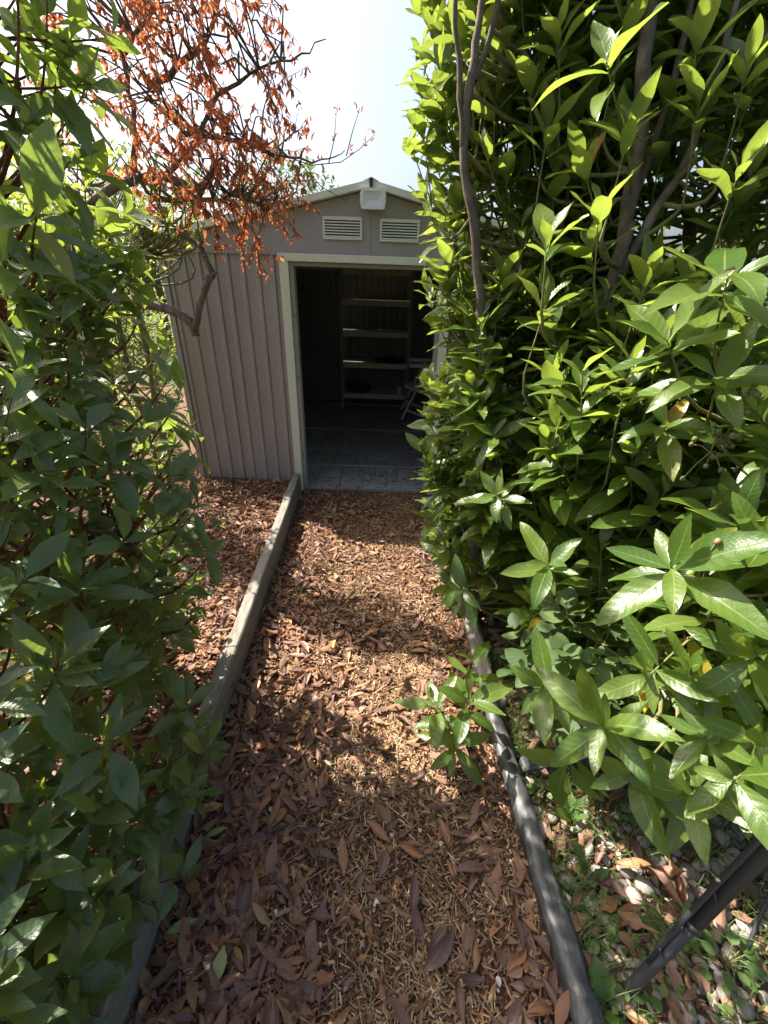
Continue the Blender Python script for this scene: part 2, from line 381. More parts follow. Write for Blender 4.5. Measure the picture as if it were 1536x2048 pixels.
# ------------------------------------------------------------------ shed
XL, XR, XC = -1.52, 1.235, -0.146
DEP = 3.15; ZF = 0.03; ZT = 1.70; ZE = 1.735; ZR = 2.04
shed = thing('garden_shed', 'taupe metal garden shed with cream door frame and open dark doorway', 'shed', (XC, D, 0))
def part(mb, name, mat, parent=shed, kind=None):
    o = mb.build(name, mat, None, kind); o.parent = parent
    o.matrix_parent_inverse = Matrix.Translation(-world_loc(parent)); return o
def world_loc(o):
    l = o.location.copy(); p = o.parent
    while p is not None: l += p.location; p = p.parent
    return l
def ribbed(p0, p1, z0, z1, pitch=0.115, rib=0.011, w=0.02, out=1, thick=0.003, phase=0.5):
    """upright sheet with pressed ribs between two ground points; out side is to the right of p0->p1"""
    p0, p1 = Vector((*p0, 0)), Vector((*p1, 0)); d = p1 - p0; L = d.length; d.normalize(); nrm = Vector((d.y, -d.x, 0)) * out
    prof = [(0, 0)]; x = pitch * phase
    while x + w < L:
        prof += [(x - w, 0), (x - w * 0.5, rib), (x + w * 0.5, rib), (x + w * 0.62, -rib * .35), (x + w * 0.95, 0)]; x += pitch
    prof.append((L, 0)); n = len(prof); vs = []
    for off in (0, -thick):
        for z in (z0, z1):
            for a, h in prof: vs.append(p0 + d * a + nrm * (h + off) + Vector((0, 0, z)))
    fs = []
    for i in range(n - 1):
        fs.append((i, i + 1, n + i + 1, n + i)); fs.append((2 * n + i + 1, 2 * n + i, 3 * n + i, 3 * n + i + 1))
        fs.append((n + i, n + i + 1, 3 * n + i + 1, 3 * n + i)); fs.append((i + 1, i, 2 * n + i, 2 * n + i + 1))
    fs += [(0, n, 3 * n, 2 * n), (n - 1, 3 * n - 1, 4 * n - 1, 2 * n - 1)]
    return MB().add(vs, fs)
XP = -0.745
for a, b in ((XL, -1.128), (-1.131, XP)):
    part(ribbed((a, D - (0.004 if b == XP else 0)), (b, D - (0.004 if b == XP else 0)), ZF, ZT, 0.1, phase=0.42), 'wall_panel', M['taupe'])
for a, b in ((0.44, 0.83), (0.83, XR)):
    part(ribbed((a, D), (b, D), ZF, ZT, 0.1), 'wall_panel', M['taupe'])
for x, s in ((XL, 1), (XR, -1)):
    n = 6
    for i in range(n):
        y0, y1 = D + DEP * i / n, D + DEP * (i + 1) / n
        part(ribbed((x, y1 if s > 0 else y0), (x, y0 if s > 0 else y1), -0.05, ZE, 0.115), 'wall_panel', M['taupe'])
for i in range(6):
    x0, x1 = lerp(XL, XR, i / 6), lerp(XL, XR, (i + 1) / 6)
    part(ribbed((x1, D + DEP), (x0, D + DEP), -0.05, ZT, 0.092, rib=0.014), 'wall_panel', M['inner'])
# gables, each of two sheets meeting under the ridge
for y0, y1 in ((D - 0.016, D - 0.012), (D + DEP + 0.012, D + DEP + 0.016)):
    part(MB().prism([(XL, ZT - 0.012), (XC - 0.0015, ZT - 0.012), (XC - 0.0015, ZR), (XL, ZE)], y0, y1), 'gable_panel', M['gable'])
    part(MB().prism([(XC + 0.0015, ZT - 0.012), (XR, ZT - 0.012), (XR, ZE), (XC + 0.0015, ZR)], y0 + 0.001, y1 + 0.001), 'gable_panel', M['gable'])
for y in (D - 0.0105, D + DEP + 0.006): part(MB().box((XC - 0.02, y, ZT + .002), (XC + 0.02, y + 0.004, ZR - .002)), 'seam_light_block', M['gable'])  # added behind the gable seam to stop sun leaking through
for x in (XL - .003, XR - .005): part(MB().box((x, D - .008, ZE - .06), (x + .008, D + DEP + .010, ZE + .0255)), 'eave_closure', M['taupe'])
for x0, x1 in ((XL + .006, XL + .07), (XR - .07, XR - .006)): part(MB().box((x0, D + .006, ZE - .10), (x1, D + DEP - .006, ZE - .003)), 'eave_light_block', M['inner'])  # unseen blocks added to catch sun leaking in under the roof ribs
# folded lip below the gable sheets
part(MB().box((XL, D - 0.021, ZT - 0.016), (XP - 0.002, D - 0.0165, ZT - 0.004)), 'gable_lip', M['gable'])
# corner posts
for x in (XL, XR): part(MB().box((x - 0.012, D - 0.02, 0.02), (x + 0.022, D + 0.02, ZT - 0.02)), 'corner_post', M['taupe'])
# roof sheets (ribbed down the slope), front trims and ridge cap
OV, OS = 0.07, 0.07
for s in (-1, 1):
    xe = XL - OS if s < 0 else XR + OS
    half = abs(xe - XC); ze = ZR + 0.03 - half * (ZR - ZE) / (XC - XL)
    y = D - OV; vs = []; rows = []
    while y < D + DEP + OV:
        for dy, dz in ((0, 0), (0.13, 0), (0.145, 0.014), (0.17, 0.014), (0.185, 0)):
            if y + dy <= D + DEP + OV + 1e-6: rows.append((y + dy, dz))
        y += 0.19
    n = len(rows); vs = []
    for off in (0, -0.004):
        for x, z in ((XC, ZR + 0.03), (xe, ze)):
            vs += [(x, yy, z + dz + off) for yy, dz in rows]
    fs = []
    for i in range(n - 1):
        fs += [(i, i + 1, n + i + 1, n + i), (2 * n + i + 1, 2 * n + i, 3 * n + i, 3 * n + i + 1), (n + i, n + i + 1, 3 * n + i + 1, 3 * n + i)]
    fs += [(0, n, 3 * n, 2 * n), (n - 1, 3 * n - 1, 4 * n - 1, 2 * n - 1)]
    part(MB().add(vs, fs), 'roof_panel', M['taupe'])
    a = Vector((XC + s * 0.004, D - OV - 0.006, ZR + 0.022)); b = Vector((xe, D - OV - 0.006, ze - 0.008))
    tb = MB(); nz = Vector((0, 0, 0.0175))
    tb.add([a - nz, b - nz, b + nz, a + nz, a - nz + V(0, .005, 0), b - nz + V(0, .005, 0), b + nz + V(0, .005, 0), a + nz + V(0, .005, 0)],
           [(0, 1, 2, 3), (7, 6, 5, 4), (0, 4, 5, 1), (3, 2, 6, 7), (0, 3, 7, 4), (1, 5, 6, 2)])
    tz = Vector((0, 0, 0.018)); k = V(0, 0.06, 0)
    tb.add([a + tz, b + tz, b + tz + k, a + tz + k], [(0, 1, 2, 3)]) 
    tb.add([a - nz + V(0, .005, -.0005), b - nz + V(0, .005, -.0005), b - nz + V(0, .055, -.0005), a - nz + V(0, .055, -.0005)], [(0, 1, 2, 3)])
    part(tb, 'roof_trim', M['cream'])
    part(MB().box((min(xe, xe - s * 0.004), D - OV, ze - 0.035), (max(xe, xe - s * 0.004), D + DEP + OV, ze - 0.006)), 'eave_trim', M['cream'])
part(MB().prism([(XC - 0.05, ZR + 0.032), (XC, ZR + 0.046), (XC + 0.05, ZR + 0.032), (XC + 0.05, ZR + 0.036), (XC, ZR + 0.056), (XC - 0.05, ZR + 0.036)], D - OV + 0.01, D + DEP + OV), 'ridge_cap', M['taupe'])
cap = MB(); cap.box((XC - 0.012, D - OV - 0.02, ZR + 0.022), (XC + 0.012, D - OV + 0.03, ZR + 0.05), bev=0.004); cap.box((XC - 0.007, D - OV - 0.018, ZR - 0.02), (XC + 0.011, D - OV - 0.008, ZR + 0.019))
part(cap, 'ridge_end_cap', M['blackmetal'])
# door frame
DL, DR_ = -0.683, 0.345
part(MB().box((-0.748, D - 0.032, 1.652), (0.41, D - 0.017, 1.697), bev=0.003), 'lintel', M['cream'])
part(MB().box((-0.742, D - 0.03, 0.0), (-0.683, D - 0.008, 1.6515), bev=0.003), 'door_post', M['cream'])
part(MB().box((0.345, D - 0.03, 0.0), (0.404, D - 0.008, 1.6515), bev=0.003), 'door_post', M['cream'])
part(MB().box((-0.6825, D - 0.004, 0.01), (-0.655, D + 0.07, 1.65)), 'door_jamb', M['jamb'])
part(MB().box((0.317, D - 0.004, 0.01), (0.3445, D + 0.07, 1.65)), 'door_jamb', M['jamb'])
part(MB().box((-0.655, D + 0.002, 1.628), (0.317, D + 0.07, 1.65)), 'door_track', M['jamb'])
for x, z in ((-0.733, 1.676), (-0.712, 1.676), (0.39, 1.676)):
    part(MB().tube([(x, D - 0.0315, z), (x, D - 0.036, z)], 0.0045, 8), 'bolt', M['blackmetal'])
for z in (0.31, 0.92, 1.33): part(MB().tube([(-0.668, D - 0.0035, z), (-0.668, D - 0.010, z)], 0.005, 8), 'bolt', M['blackmetal'])
# the two doors slid behind the walls
part(ribbed((-1.45, D + 0.05), (-0.70, D + 0.05), 0.05, 1.63, 0.12), 'sliding_door', M['taupe'])
part(ribbed((0.36, D + 0.05), (1.18, D + 0.05), 0.05, 1.63, 0.12), 'sliding_door', M['taupe'])
# vents
def vent(x0, z0, w=0.249, h=0.122):
    y = D - 0.017
    fr = MB(); b = 0.013
    fr.box((x0, y - 0.012, z0), (x0 + w, y, z0 + b), bev=0.002); fr.box((x0, y - 0.012, z0 + h - b - 0.006), (x0 + w, y, z0 + h), bev=0.002)
    fr.box((x0, y - 0.0118, z0 + b + .0002), (x0 + b, y, z0 + h - b - .0062), bev=0.001); fr.box((x0 + w - b, y - 0.0118, z0 + b + .0002), (x0 + w, y, z0 + h - b - .0062), bev=0.001)
    f = part(fr, 'vent', M['cream'])
    bk = MB().box((x0 + b + .0003, y - 0.0025, z0 + b + .0003), (x0 + w - b - .0003, y - 0.001, z0 + h - b - 0.0063)).build('vent_shade_sheet', M['ventshade'], f)  # dark sheet put in as the shade between the slats
    n = 6; hh = (h - 2 * b - 0.006) / n
    for i in range(n):
        z = z0 + b + hh * i; s = MB()
        s.add([(x0 + b + .0005, y - 0.012, z + 0.001), (x0 + w - b - .0005, y - 0.012, z + 0.001), (x0 + w - b - .0005, y - 0.011, z + hh * 0.5), (x0 + b + .0005, y - 0.011, z + hh * 0.5),
               (x0 + b + .0005, y - 0.004, z + hh * 0.6), (x0 + w - b - .0005, y - 0.004, z + hh * 0.6), (x0 + w - b - .0005, y - 0.004, z + 0.001), (x0 + b + .0005, y - 0.004, z + 0.001)],
              [(0, 1, 2, 3), (3, 2, 5, 4), (4, 5, 6, 7), (7, 6, 1, 0), (0, 3, 4, 7), (1, 6, 5, 2)])
        s.build('slat', M['cream'], f)
    return f
vent(-0.449, 1.779); vent(-0.088, 1.776)
# shed floor: base, slabs, rails
part(MB().box((XL + 0.01, D + 0.012, -0.05), (XR - 0.01, D + DEP - 0.01, 0.008)), 'floor_base', M['slab'])
slabs = []
ys = [D + 0.03, D + 0.47]
rows = [(D + 0.035, D + 0.235), (D + 0.24, D + 0.46)] + [(3.68 + 0.205 * i, 3.68 + 0.205 * i + 0.2) for i in range(12)]
for ri, (ya, yb) in enumerate(rows):
    x = XL + 0.03 - 0.1 * (ri % 2); 
    while x < XR - 0.05:
        w = rnd.choice([0.2, 0.2, 0.3, 0.4]) if ri < 2 else 0.2 if ri > 5 else rnd.choice([0.1, 0.2, 0.2])
        a, b = max(x, XL + 0.02), min(x + w - 0.005, XR - 0.02)
        if b - a > 0.03:
            sb = MB(); z = 0.026 + U(-0.0015, 0.0015) + (0.0 if ri > 1 else 0.002)
            sb.box((a, ya, 0.0085), (b, min(yb, D + DEP - .03), z), bev=0.003); part(sb, 'paving_slab', M['slab'])
        x += w
part(MB().box((DL + 0.03, D - 0.004, 0.0), (DR_ - 0.03, D + 0.022, 0.027), bev=0.002), 'threshold', M['rail'])
for y in (3.655, 4.79, 5.98):
    part(MB().box((XL + 0.03, y - 0.018, 0.02), (XR - 0.03, y + 0.018, 0.042), bev=0.003), 'floor_rail', M['rail'])
for xa in (-0.53, 0.19, ):
    for ya, yb in ((3.674, 4.771), (4.809, 5.961)):
        for dx in (-0.02, 0.02):
            part(MB().box((xa - 0.045 * (ya - 3.6) * (1 if xa < 0 else 0.9) / 1 * 0.7 * 0 + dx - 0.012, ya, 0.021), (xa + dx + 0.012, yb, 0.036)), 'floor_rail', M['rail'])
# debris swept on the threshold is made with the fallen leaves below

# ------------------------------------------------------------------ floodlight
fl = thing('floodlight', 'pale square floodlight fixed under the shed ridge', 'floodlight', (-0.13, D - 0.02, 1.952))
def rrect(x0, z0, x1, z1, r, n=5):
    pts = []
    for cx, cz, a0 in ((x1 - r, z1 - r, 0), (x0 + r, z1 - r, 90), (x0 + r, z0 + r, 180), (x1 - r, z0 + r, 270)):
        for i in range(n + 1):
            a = math.radians(a0 + 90 * i / n); pts.append((cx + r * math.cos(a), cz + r * math.sin(a)))
    return pts[::-1]
def ring(mb, outer, inner, y0, y1):
    n = len(outer)
    vs = [(x, y0, z) for x, z in outer] + [(x, y0, z) for x, z in inner] + [(x, y1, z) for x, z in outer] + [(x, y1, z) for x, z in inner]
    fs = []
    for i in range(n):
        j = (i + 1) % n
        fs += [(i, j, n + j, n + i), (i, 2 * n + i, 2 * n + j, j), (n + i, n + j, 3 * n + j, 3 * n + i)]
    mb.add(vs, fs)
FX0, FX1, FZ0, FZ1 = -0.205, -0.058, 1.934, 2.038; fy = D - 0.085
mb = MB(); mb.prism(rrect(FX0 + .004, FZ0 + .004, FX1 - .004, FZ1 - .004, .014), fy + 0.012, fy + 0.045); part(mb, 'housing', M['lampbody'], fl)
mb = MB(); ring(mb, rrect(FX0, FZ0, FX1, FZ1, .016), rrect(FX0 + .017, FZ0 + .017, FX1 - .017, FZ1 - .017, .008), fy - 0.012, fy + 0.0115); part(mb, 'bezel', M['lampbody'], fl)
ix0, ix1, iz0, iz1 = FX0 + .018, FX1 - .018, FZ0 + .018, FZ1 - .018; cx, cz = (ix0 + ix1) / 2, (iz0 + iz1) / 2 + .012
mb = MB(); mb.add([(ix0, fy - .002, iz0), (ix1, fy - .002, iz0), (ix1, fy - .002, iz1), (ix0, fy - .002, iz1), (cx - .03, fy + .011, cz - .014), (cx + .03, fy + .011, cz - .014), (cx + .03, fy + .011, cz + .014), (cx - .03, fy + .011, cz + .014)],
                  [(0, 1, 5, 4), (1, 2, 6, 5), (2, 3, 7, 6), (3, 0, 4, 7), (4, 5, 6, 7)]); part(mb, 'reflector', M['reflector'], fl)
part(MB().box((cx - .024, fy + .006, cz - .008), (cx + .024, fy + .0105, cz + .009)), 'led_panel', M['led'], fl)
part(MB().box((ix0 + .0005, fy - .008, iz0 + .0005), (ix1 - .0005, fy - .006, iz1 - .0005)), 'glass_pane', M['glass'], fl)
mb = MB(); mb.box((FX1 + .0005, fy + .014, FZ0 + .03), (FX1 + .006, D - .02, FZ1 - .02)); mb.box((FX0 - .006, fy + .014, FZ0 + .03), (FX0 - .0005, D - .02, FZ1 - .02)); mb.box((FX0 - .006, D - .0195, FZ0 + .03), (FX1 + .006, D - .0165, FZ1 - .02)); part(mb, 'bracket', M['lampbody'], fl)

# ------------------------------------------------------------------ things inside the shed
sy0, sy1 = 5.72, 6.12
a = at_y(681, 700, sy0); b = at_y(820, 700, sy0); sx0, sx1 = a.x, b.x
su = thing('shelf_unit', 'grey metal shelf unit against the back wall inside the shed', 'shelf', ((sx0 + sx1) / 2, sy0, 0.03))
for x, s in ((sx0, 1), (sx1, -1)):
    for y, q in ((sy0, 1), (sy1, -1)):
        up = MB(); up.box((min(x, x + s * .035), min(y, y + q * .003), .03), (max(x, x + s * .035), max(y, y + q * .003), 1.78))
        up.box((min(x, x + s * .003), min(y + q * .0035, y + q * .035), .03), (max(x, x + s * .003), max(y + q * .0035, y + q * .035), 1.78))
        if q > 0:
            for i in range(44):
                z = .05 + i * .039; up.box((x + s * .012 - .004, y - .0045, z), (x + s * .012 + .004, y - .0005, z + .016))
        part(up, 'upright', M['rail'], su)
zs = [at_y(750, p, sy0).z for p in (541, 603, 666, 729, 790)]
for z in zs:
    sh = MB(); sh.box((sx0 + .003, sy0 + .0005, z - .05), (sx1 - .003, sy0 + .004, z + .012)); sh.box((sx0 + .004, sy0 + .0045, z + .006), (sx1 - .004, sy1 - .004, z + .0098))
    sh.box((sx0 + .003, sy1 - .0035, z - .025), (sx1 - .003, sy1 - .001, z + .0095)); part(sh, 'shelf_board', M['shelf'], su)
def lump(name, label, cat, c, rx, ry, rz, mat, seed):
    bm_v = []; n, m = 14, 9
    for j in range(m):
        th = math.pi * j / (m - 1)
        for i in range(n):
            ph = 2 * math.pi * i / n
            p = Vector((math.sin(th) * math.cos(ph), math.sin(th) * math.sin(ph), math.cos(th)))
            k = 1 + 0.18 * noise.noise(p * 1.6 + Vector((seed, 0, 0)))
            q = Vector((p.x * rx * k, p.y * ry * k, max(-rz * 0.75, p.z * rz * k) + rz * .75))
            bm_v.append(q)
    fs = [(j * n + i, j * n + (i + 1) % n, (j + 1) * n + (i + 1) % n, (j + 1) * n + i) for j in range(m - 1) for i in range(n)]
    fs = [f[::-1] for f in fs]
    o = MB().add(bm_v, fs, True).build(name, mat, None, None, c); tag(o, label, cat); return o
lump('bag', 'dark slumped bag on the lowest shelf of the unit', 'bag', (sx0 + .22, sy0 + .18, zs[4] + .011), .19, .13, .07, M['cloth'], 1)
lump('cushion', 'flat dark cushion on the second lowest shelf', 'cushion', (sx1 - .25, sy0 + .18, zs[3] + .011), .21, .14, .035, M['cloth'], 5)
cup = MB(); cx, cy = sx1 - .11, sy0 + .06; z = zs[4] + .011
cup.tube([(cx, cy, z), (cx, cy, z + .004), (cx, cy, z + .085), (cx, cy, z + .09)], [.024, .028, .032, .033], 12); cup.tube([(cx + .03, cy, z + .07), (cx + .05, cy, z + .06), (cx + .05, cy, z + .03), (cx + .03, cy, z + .02)], .004, 6)
tag(cup.build('cup', M['plastic']), 'small pale cup at the end of the lowest shelf', 'cup')
# folding plastic chair standing side-on by the right wall
CH = at_z(836, 838, 0.04); ch = thing('garden_chair', 'white plastic folding garden chair inside the shed doorway', 'chair', (CH.x + .2, CH.y, .04))
cy = CH.y
def cpt(px, py, dy=0): p = at_y(px, py, cy); return V(p.x, cy + dy, p.z)
for dy in (0.0, 0.46):
    lg = MB(); lg.bar(cpt(803, 838, dy), cpt(853, 738, dy), .024, .062, (0, 1, 0), .004); part(lg, 'leg', M['plastic'], ch)
    lg = MB(); lg.bar(cpt(856, 736, dy + .024), cpt(888, 838, dy + .024), .024, .058, (0, 1, 0), .004); part(lg, 'leg', M['plastic'], ch)
    ar = MB(); ar.bar(cpt(819, 731, dy), cpt(884, 733, dy), .06, .042, (0, 0, 1), .008); part(ar, 'armrest', M['plastic'], ch)
    br = MB(); br.bar(cpt(812, 818, dy - .024), cpt(882, 846, dy - .024), .02, .062, (0, 1, 0), .004); part(br, 'brace', M['plastic'], ch)
    bk = MB(); bk.bar(cpt(872, 780, dy), cpt(908, 610, dy), .02, .045, (0, 1, 0), .004); part(bk, 'back_post', M['plastic'], ch)
s0, s1 = cpt(811, 772), cpt(882, 792); n = 9; vs = []
for lev in (0, -.03):
    for i in range(n):
        a = i / (n - 1); p = s0.lerp(s1, a); w0 = .06 * (1 - min(1, a * 3)) ** 2
        vs += [V(p.x, cy + .03 + w0, p.z + lev - .012 * math.sin(a * 3.1)), V(p.x, cy + .43 - w0, p.z + lev - .012 * math.sin(a * 3.1))]
k = 2 * n; fs = []
for i in range(n - 1):
    fs += [(2 * i, 2 * i + 2, 2 * i + 3, 2 * i + 1), (k + 2 * i, k + 2 * i + 1, k + 2 * i + 3, k + 2 * i + 2), (2 * i, k + 2 * i, k + 2 * i + 2, 2 * i + 2), (2 * i + 1, 2 * i + 3, k + 2 * i + 3, k + 2 * i + 1)]
fs += [(0, 1, k + 1, k), (2 * n - 2, 2 * k - 2, 2 * k - 1, 2 * n - 1)]
part(MB().add(vs, fs), 'seat', M['plastic'], ch)
for i in range(4):
    t0 = .25 + .2 * i; p = cpt(872, 780).lerp(cpt(908, 610), t0); part(MB().box((p.x - .008, cy + .012, p.z - .03), (p.x + .008, cy + .448, p.z + .03), bev=.004), 'back_slat', M['plastic'], ch)

# ------------------------------------------------------------------ edging boards and black edging
BL = [(-1.2, 0.10, 'grainy grey timber edging board nearest the viewer, below the left bush'), (0.103, 0.93, 'grey timber edging board under the left bush, ending at the joint'), (0.934, 3.12, 'long mossy timber edging board running up to the shed door post')]
for y0, y1, lab in BL:
    vs = []; n = 14
    for i in range(n + 1):
        y = lerp(y0, y1, i / n); x = board_x(y) + 0.002 * noise.noise(V(y * 3, 0, 5)); zt = 0.165 + 0.004 * noise.noise(V(y * 2.2, 1, 0))
        w = .055 + .004 * noise.noise(V(y * 4, 7, 0))
        for dx, z in ((0, -.05), (0, zt - .006), (-.006, zt), (-w + .006, zt), (-w, zt - .006), (-w, -.05)): vs.append((x + dx, y, z))
    fs = []
    for i in range(n):
        for k in range(6): k2 = (k + 1) % 6; fs.append((i * 6 + k2, i * 6 + k, i * 6 + 6 + k, i * 6 + 6 + k2))
    fs += [tuple(range(6)), tuple(range(n * 6 + 5, n * 6 - 1, -1))]
    o = MB().add([(a - board_x(y0), b - y0, c) for a, b, c in vs], fs).build('edging_board', M['timber']); o.location = (board_x(y0), y0, 0)
    tag(o, lab, 'edging board', 'timber edging boards along the path')
def liner(y0, y1, name, label, cat, mat, seed=0, r=.035):
    n = max(20, int((y1 - y0) * 60)); sides = 14; vs = []
    for i in range(n + 1):
        y = lerp(y0, y1, i / n); xc = edge_x(y) + .04
        for k in range(sides):
            a = 2 * math.pi * k / sides; rr = r * (1 + .24 * noise.noise(V(y * 5, math.cos(a) * 1.3 + seed, math.sin(a) * 1.3)) + .10 * noise.noise(V(y * 38, math.cos(a) * 3, math.sin(a) * 3 + seed)) + .15 * noise.noise(V(y * 16, math.cos(a) * 2 + seed, math.sin(a) * 2)))
            if 1.9 < a < 3.0: rr *= 1.12          # the fold along the path side
            if 3.0 <= a < 3.4: rr *= .86
            vs.append((xc + rr * math.cos(a) * 1.0, y, .035 + rr * math.sin(a) * 1.15))
    fs = [(i * sides + k, i * sides + (k + 1) % sides, (i + 1) * sides + (k + 1) % sides, (i + 1) * sides + k) for i in range(n) for k in range(sides)]
    fs += [tuple(range(sides - 1, -1, -1)), tuple(range(n * sides, n * sides + sides))]
    fs = [f[::-1] for f in fs]
    return tag(MB().add(vs, fs, True).build(name, mat), label, cat)
liner(-1.2, 1.22, 'liner_edging', 'black wrinkled liner edging beside the pebbles', 'edging', M['liner'])
liner(1.226, 2.9, 'log_edging', 'weathered grey round log edging under the right hedge', 'edging', M['timber'], 3, .038)
cb = MB(); p = at_z(1040, 1525, .06)
cb.bar((edge_x(p.y) + .085, p.y, .04), (edge_x(p.y) + .42, p.y + .06, .04), .05, .05, bev=.008)
tag(cb.build('cross_bar', M['liner']), 'short black bar meeting the liner edging at a right angle', 'edging')

# ------------------------------------------------------------------ leaves
def leaf_shape(rows, W_, prof, fold=.25, curl=.35, twist=0., wave=0., seed=0, serr=0., roll=0.):
    side = .10 * math.sin(seed * 2.3 + 1)
    """unit leaf: +Y along the blade, +Z the upper face; two blade halves meeting in a fold at the midrib"""
    ts = np.linspace(0, 1, rows + 1); vs = []; uv = []
    y = z = 0.0; pts = []
    for i, t in enumerate(ts):
        ang = -curl * (t - .25); 
        if i: y += math.cos(ang) / rows; z += math.sin(ang) / rows
        pts.append((y, z))
    for i, t in enumerate(ts):
        w = max(.006, W_ * .5 * prof(t)); y, z = pts[i]
        if serr and 1 < i < rows: w *= 1 + (serr if i % 2 else -serr)
        tw = twist * (t - .3)
        for uu in (-1, 0, 1):
            hh = abs(uu) * w * fold + wave * .02 * math.sin(t * 11 + uu * 1.7 + seed) * abs(uu)
            if roll: hh = abs(uu) * w * (fold + roll)
            ww = w * uu * (1 - .45 * abs(roll))
            xx = ww * math.cos(tw) - hh * math.sin(tw); zz = ww * math.sin(tw) + hh * math.cos(tw)
            vs.append((xx + side * t * t, y, z + zz)); uv.append((uu, t, 0))
    q = []
    for i in range(rows):
        for k in range(2): a = i * 3 + k; q.append((a, a + 1, a + 4, a + 3))
    return np.array(vs), np.array(q), np.array(uv)
pl = lambda t: (math.sin(math.pi * min(1, max(0, (t - .07) / .93)) ** .85) ** .8 if t > .07 else 0.0) + (.10 if t < .12 else 0)
pp = lambda t: (math.sin(math.pi * min(1, max(0, (t - .09) / .91)) ** .95) ** 1.05 if t > .09 else 0.0) + (.09 if t < .14 else 0)
pr = lambda t: (math.sin(math.pi * min(1, max(0, (t - .08) / .92)) ** .8) ** .62 if t > .08 else 0.0) + (.06 if t < .12 else 0)
pw = lambda t: (math.sin(math.pi * min(1, max(0, (t - .05) / .95)) ** 1.3) ** .9 if t > .05 else 0.0) + (.12 if t < .4 else 0)
class Species:
    def __init__(s, name, mat, nvar, rows, maker):
        s.mat = mat; s.name = name; s.var = [maker(i, rows) for i in range(nvar)]; s.low = [maker(i, max(4, rows // 2)) for i in range(nvar)]
        s.meshes = [np_mesh(name, v, q, mat, uv) for v, q, uv in s.var]
rs = random.Random(3)
def mk(W_, prof, fold, curl, tw=.35, wave=.6, serr=0., roll=(0, 0)):
    def f(i, rows):
        r = random.Random(int(W_ * 1000) + i * 17)
        return leaf_shape(rows, W_ * r.uniform(.85, 1.18), prof, r.uniform(*fold), r.uniform(*curl), r.uniform(-tw, tw), wave * r.uniform(.3, 1.3), i, serr, r.uniform(*roll))
    return f
SP = {'laurel': Species('leaf', M['laurel'], 8, 11, mk(.30, pl, (.1, .5), (-.1, 1.1), serr=.018, tw=.5, wave=1.0)),
      'photinia': Species('leaf', M['photinia'], 8, 12, mk(.335, pp, (.15, .5), (-.1, .9), serr=.035, tw=.5, wave=.9)),
      'round': Species('leaf', M['round'], 5, 8, mk(.72, pr, (.02, .25), (.0, .5))),
      'fresh': Species('leaf', M['fresh'], 4, 6, mk(.42, pl, (.1, .4), (.0, .7))),
      'far': Species('leaf', M['far'], 4, 4, mk(.55, pl, (.1, .4), (.0, .7))),
      'withered': Species('withered_leaf', M['withered'], 7, 8, mk(.34, pl, (.25, .8), (.2, 2.2), 1.2, 1.2, 0, (0, .5))),
      'weed': Species('leaf', M['weed'], 5, 9, mk(.30, pw, (.05, .35), (.1, .9), .4, 1.0, .16)),
      'clover': Species('leaf', M['weed'], 4, 6, mk(.8, pr, (.05, .25), (.0, .4))),
      'dead': Species('fallen_leaf', M['dead'], 14, 9, lambda i, rows: mk(.33, pl if i % 4 else (lambda t: pl(t) if t < .55 + .05 * (i % 3) else pl(t) * .25), (.05, .6), (-1.5, 1.7) if i % 3 == 0 else (-.7, .9), 1.3, 1.8, .05 if i % 2 else 0, (0, .55))(i, rows)),
      'pale': Species('fallen_leaf', M['pale'], 2, 8, mk(.36, pl, (.05, .3), (-.3, .5), .4, .8))}
PL = {}           # plant records

class Plant:
    def __init__(s, obj, sp):
        s.o = obj; s.sp = sp; s.T = []; s.var = []; s.reject = None; s.keep = 300; s.tw = MB(); s.lname = 'leaf'
        s.stems = []
    def leaf(s, p, d, nrm, L, wk=1.0):
        d = d.normalized(); tip = p + d * L
        for q in (p, p + d * (L * .5), tip):
            if (q - CAMP).length < .40: return False
            if s.reject and s.reject(q): return False
        z = nrm - d * nrm.dot(d)
        if z.length < 1e-4: z = d.orthogonal()
        z.normalize(); x = d.cross(z)
        s.T.append(((x.x * L * wk, d.x * L, z.x * L, p.x), (x.y * L * wk, d.y * L, z.y * L, p.y), (x.z * L * wk, d.z * L, z.z * L, p.z)))
        s.var.append(rnd.randrange(len(s.sp.var))); return True
plants = []
def new_plant(name, label, cat, base, sp, group=None):
    o = thing(name, label, cat, base, group); p = Plant(o, SP[sp]); plants.append(p); return p

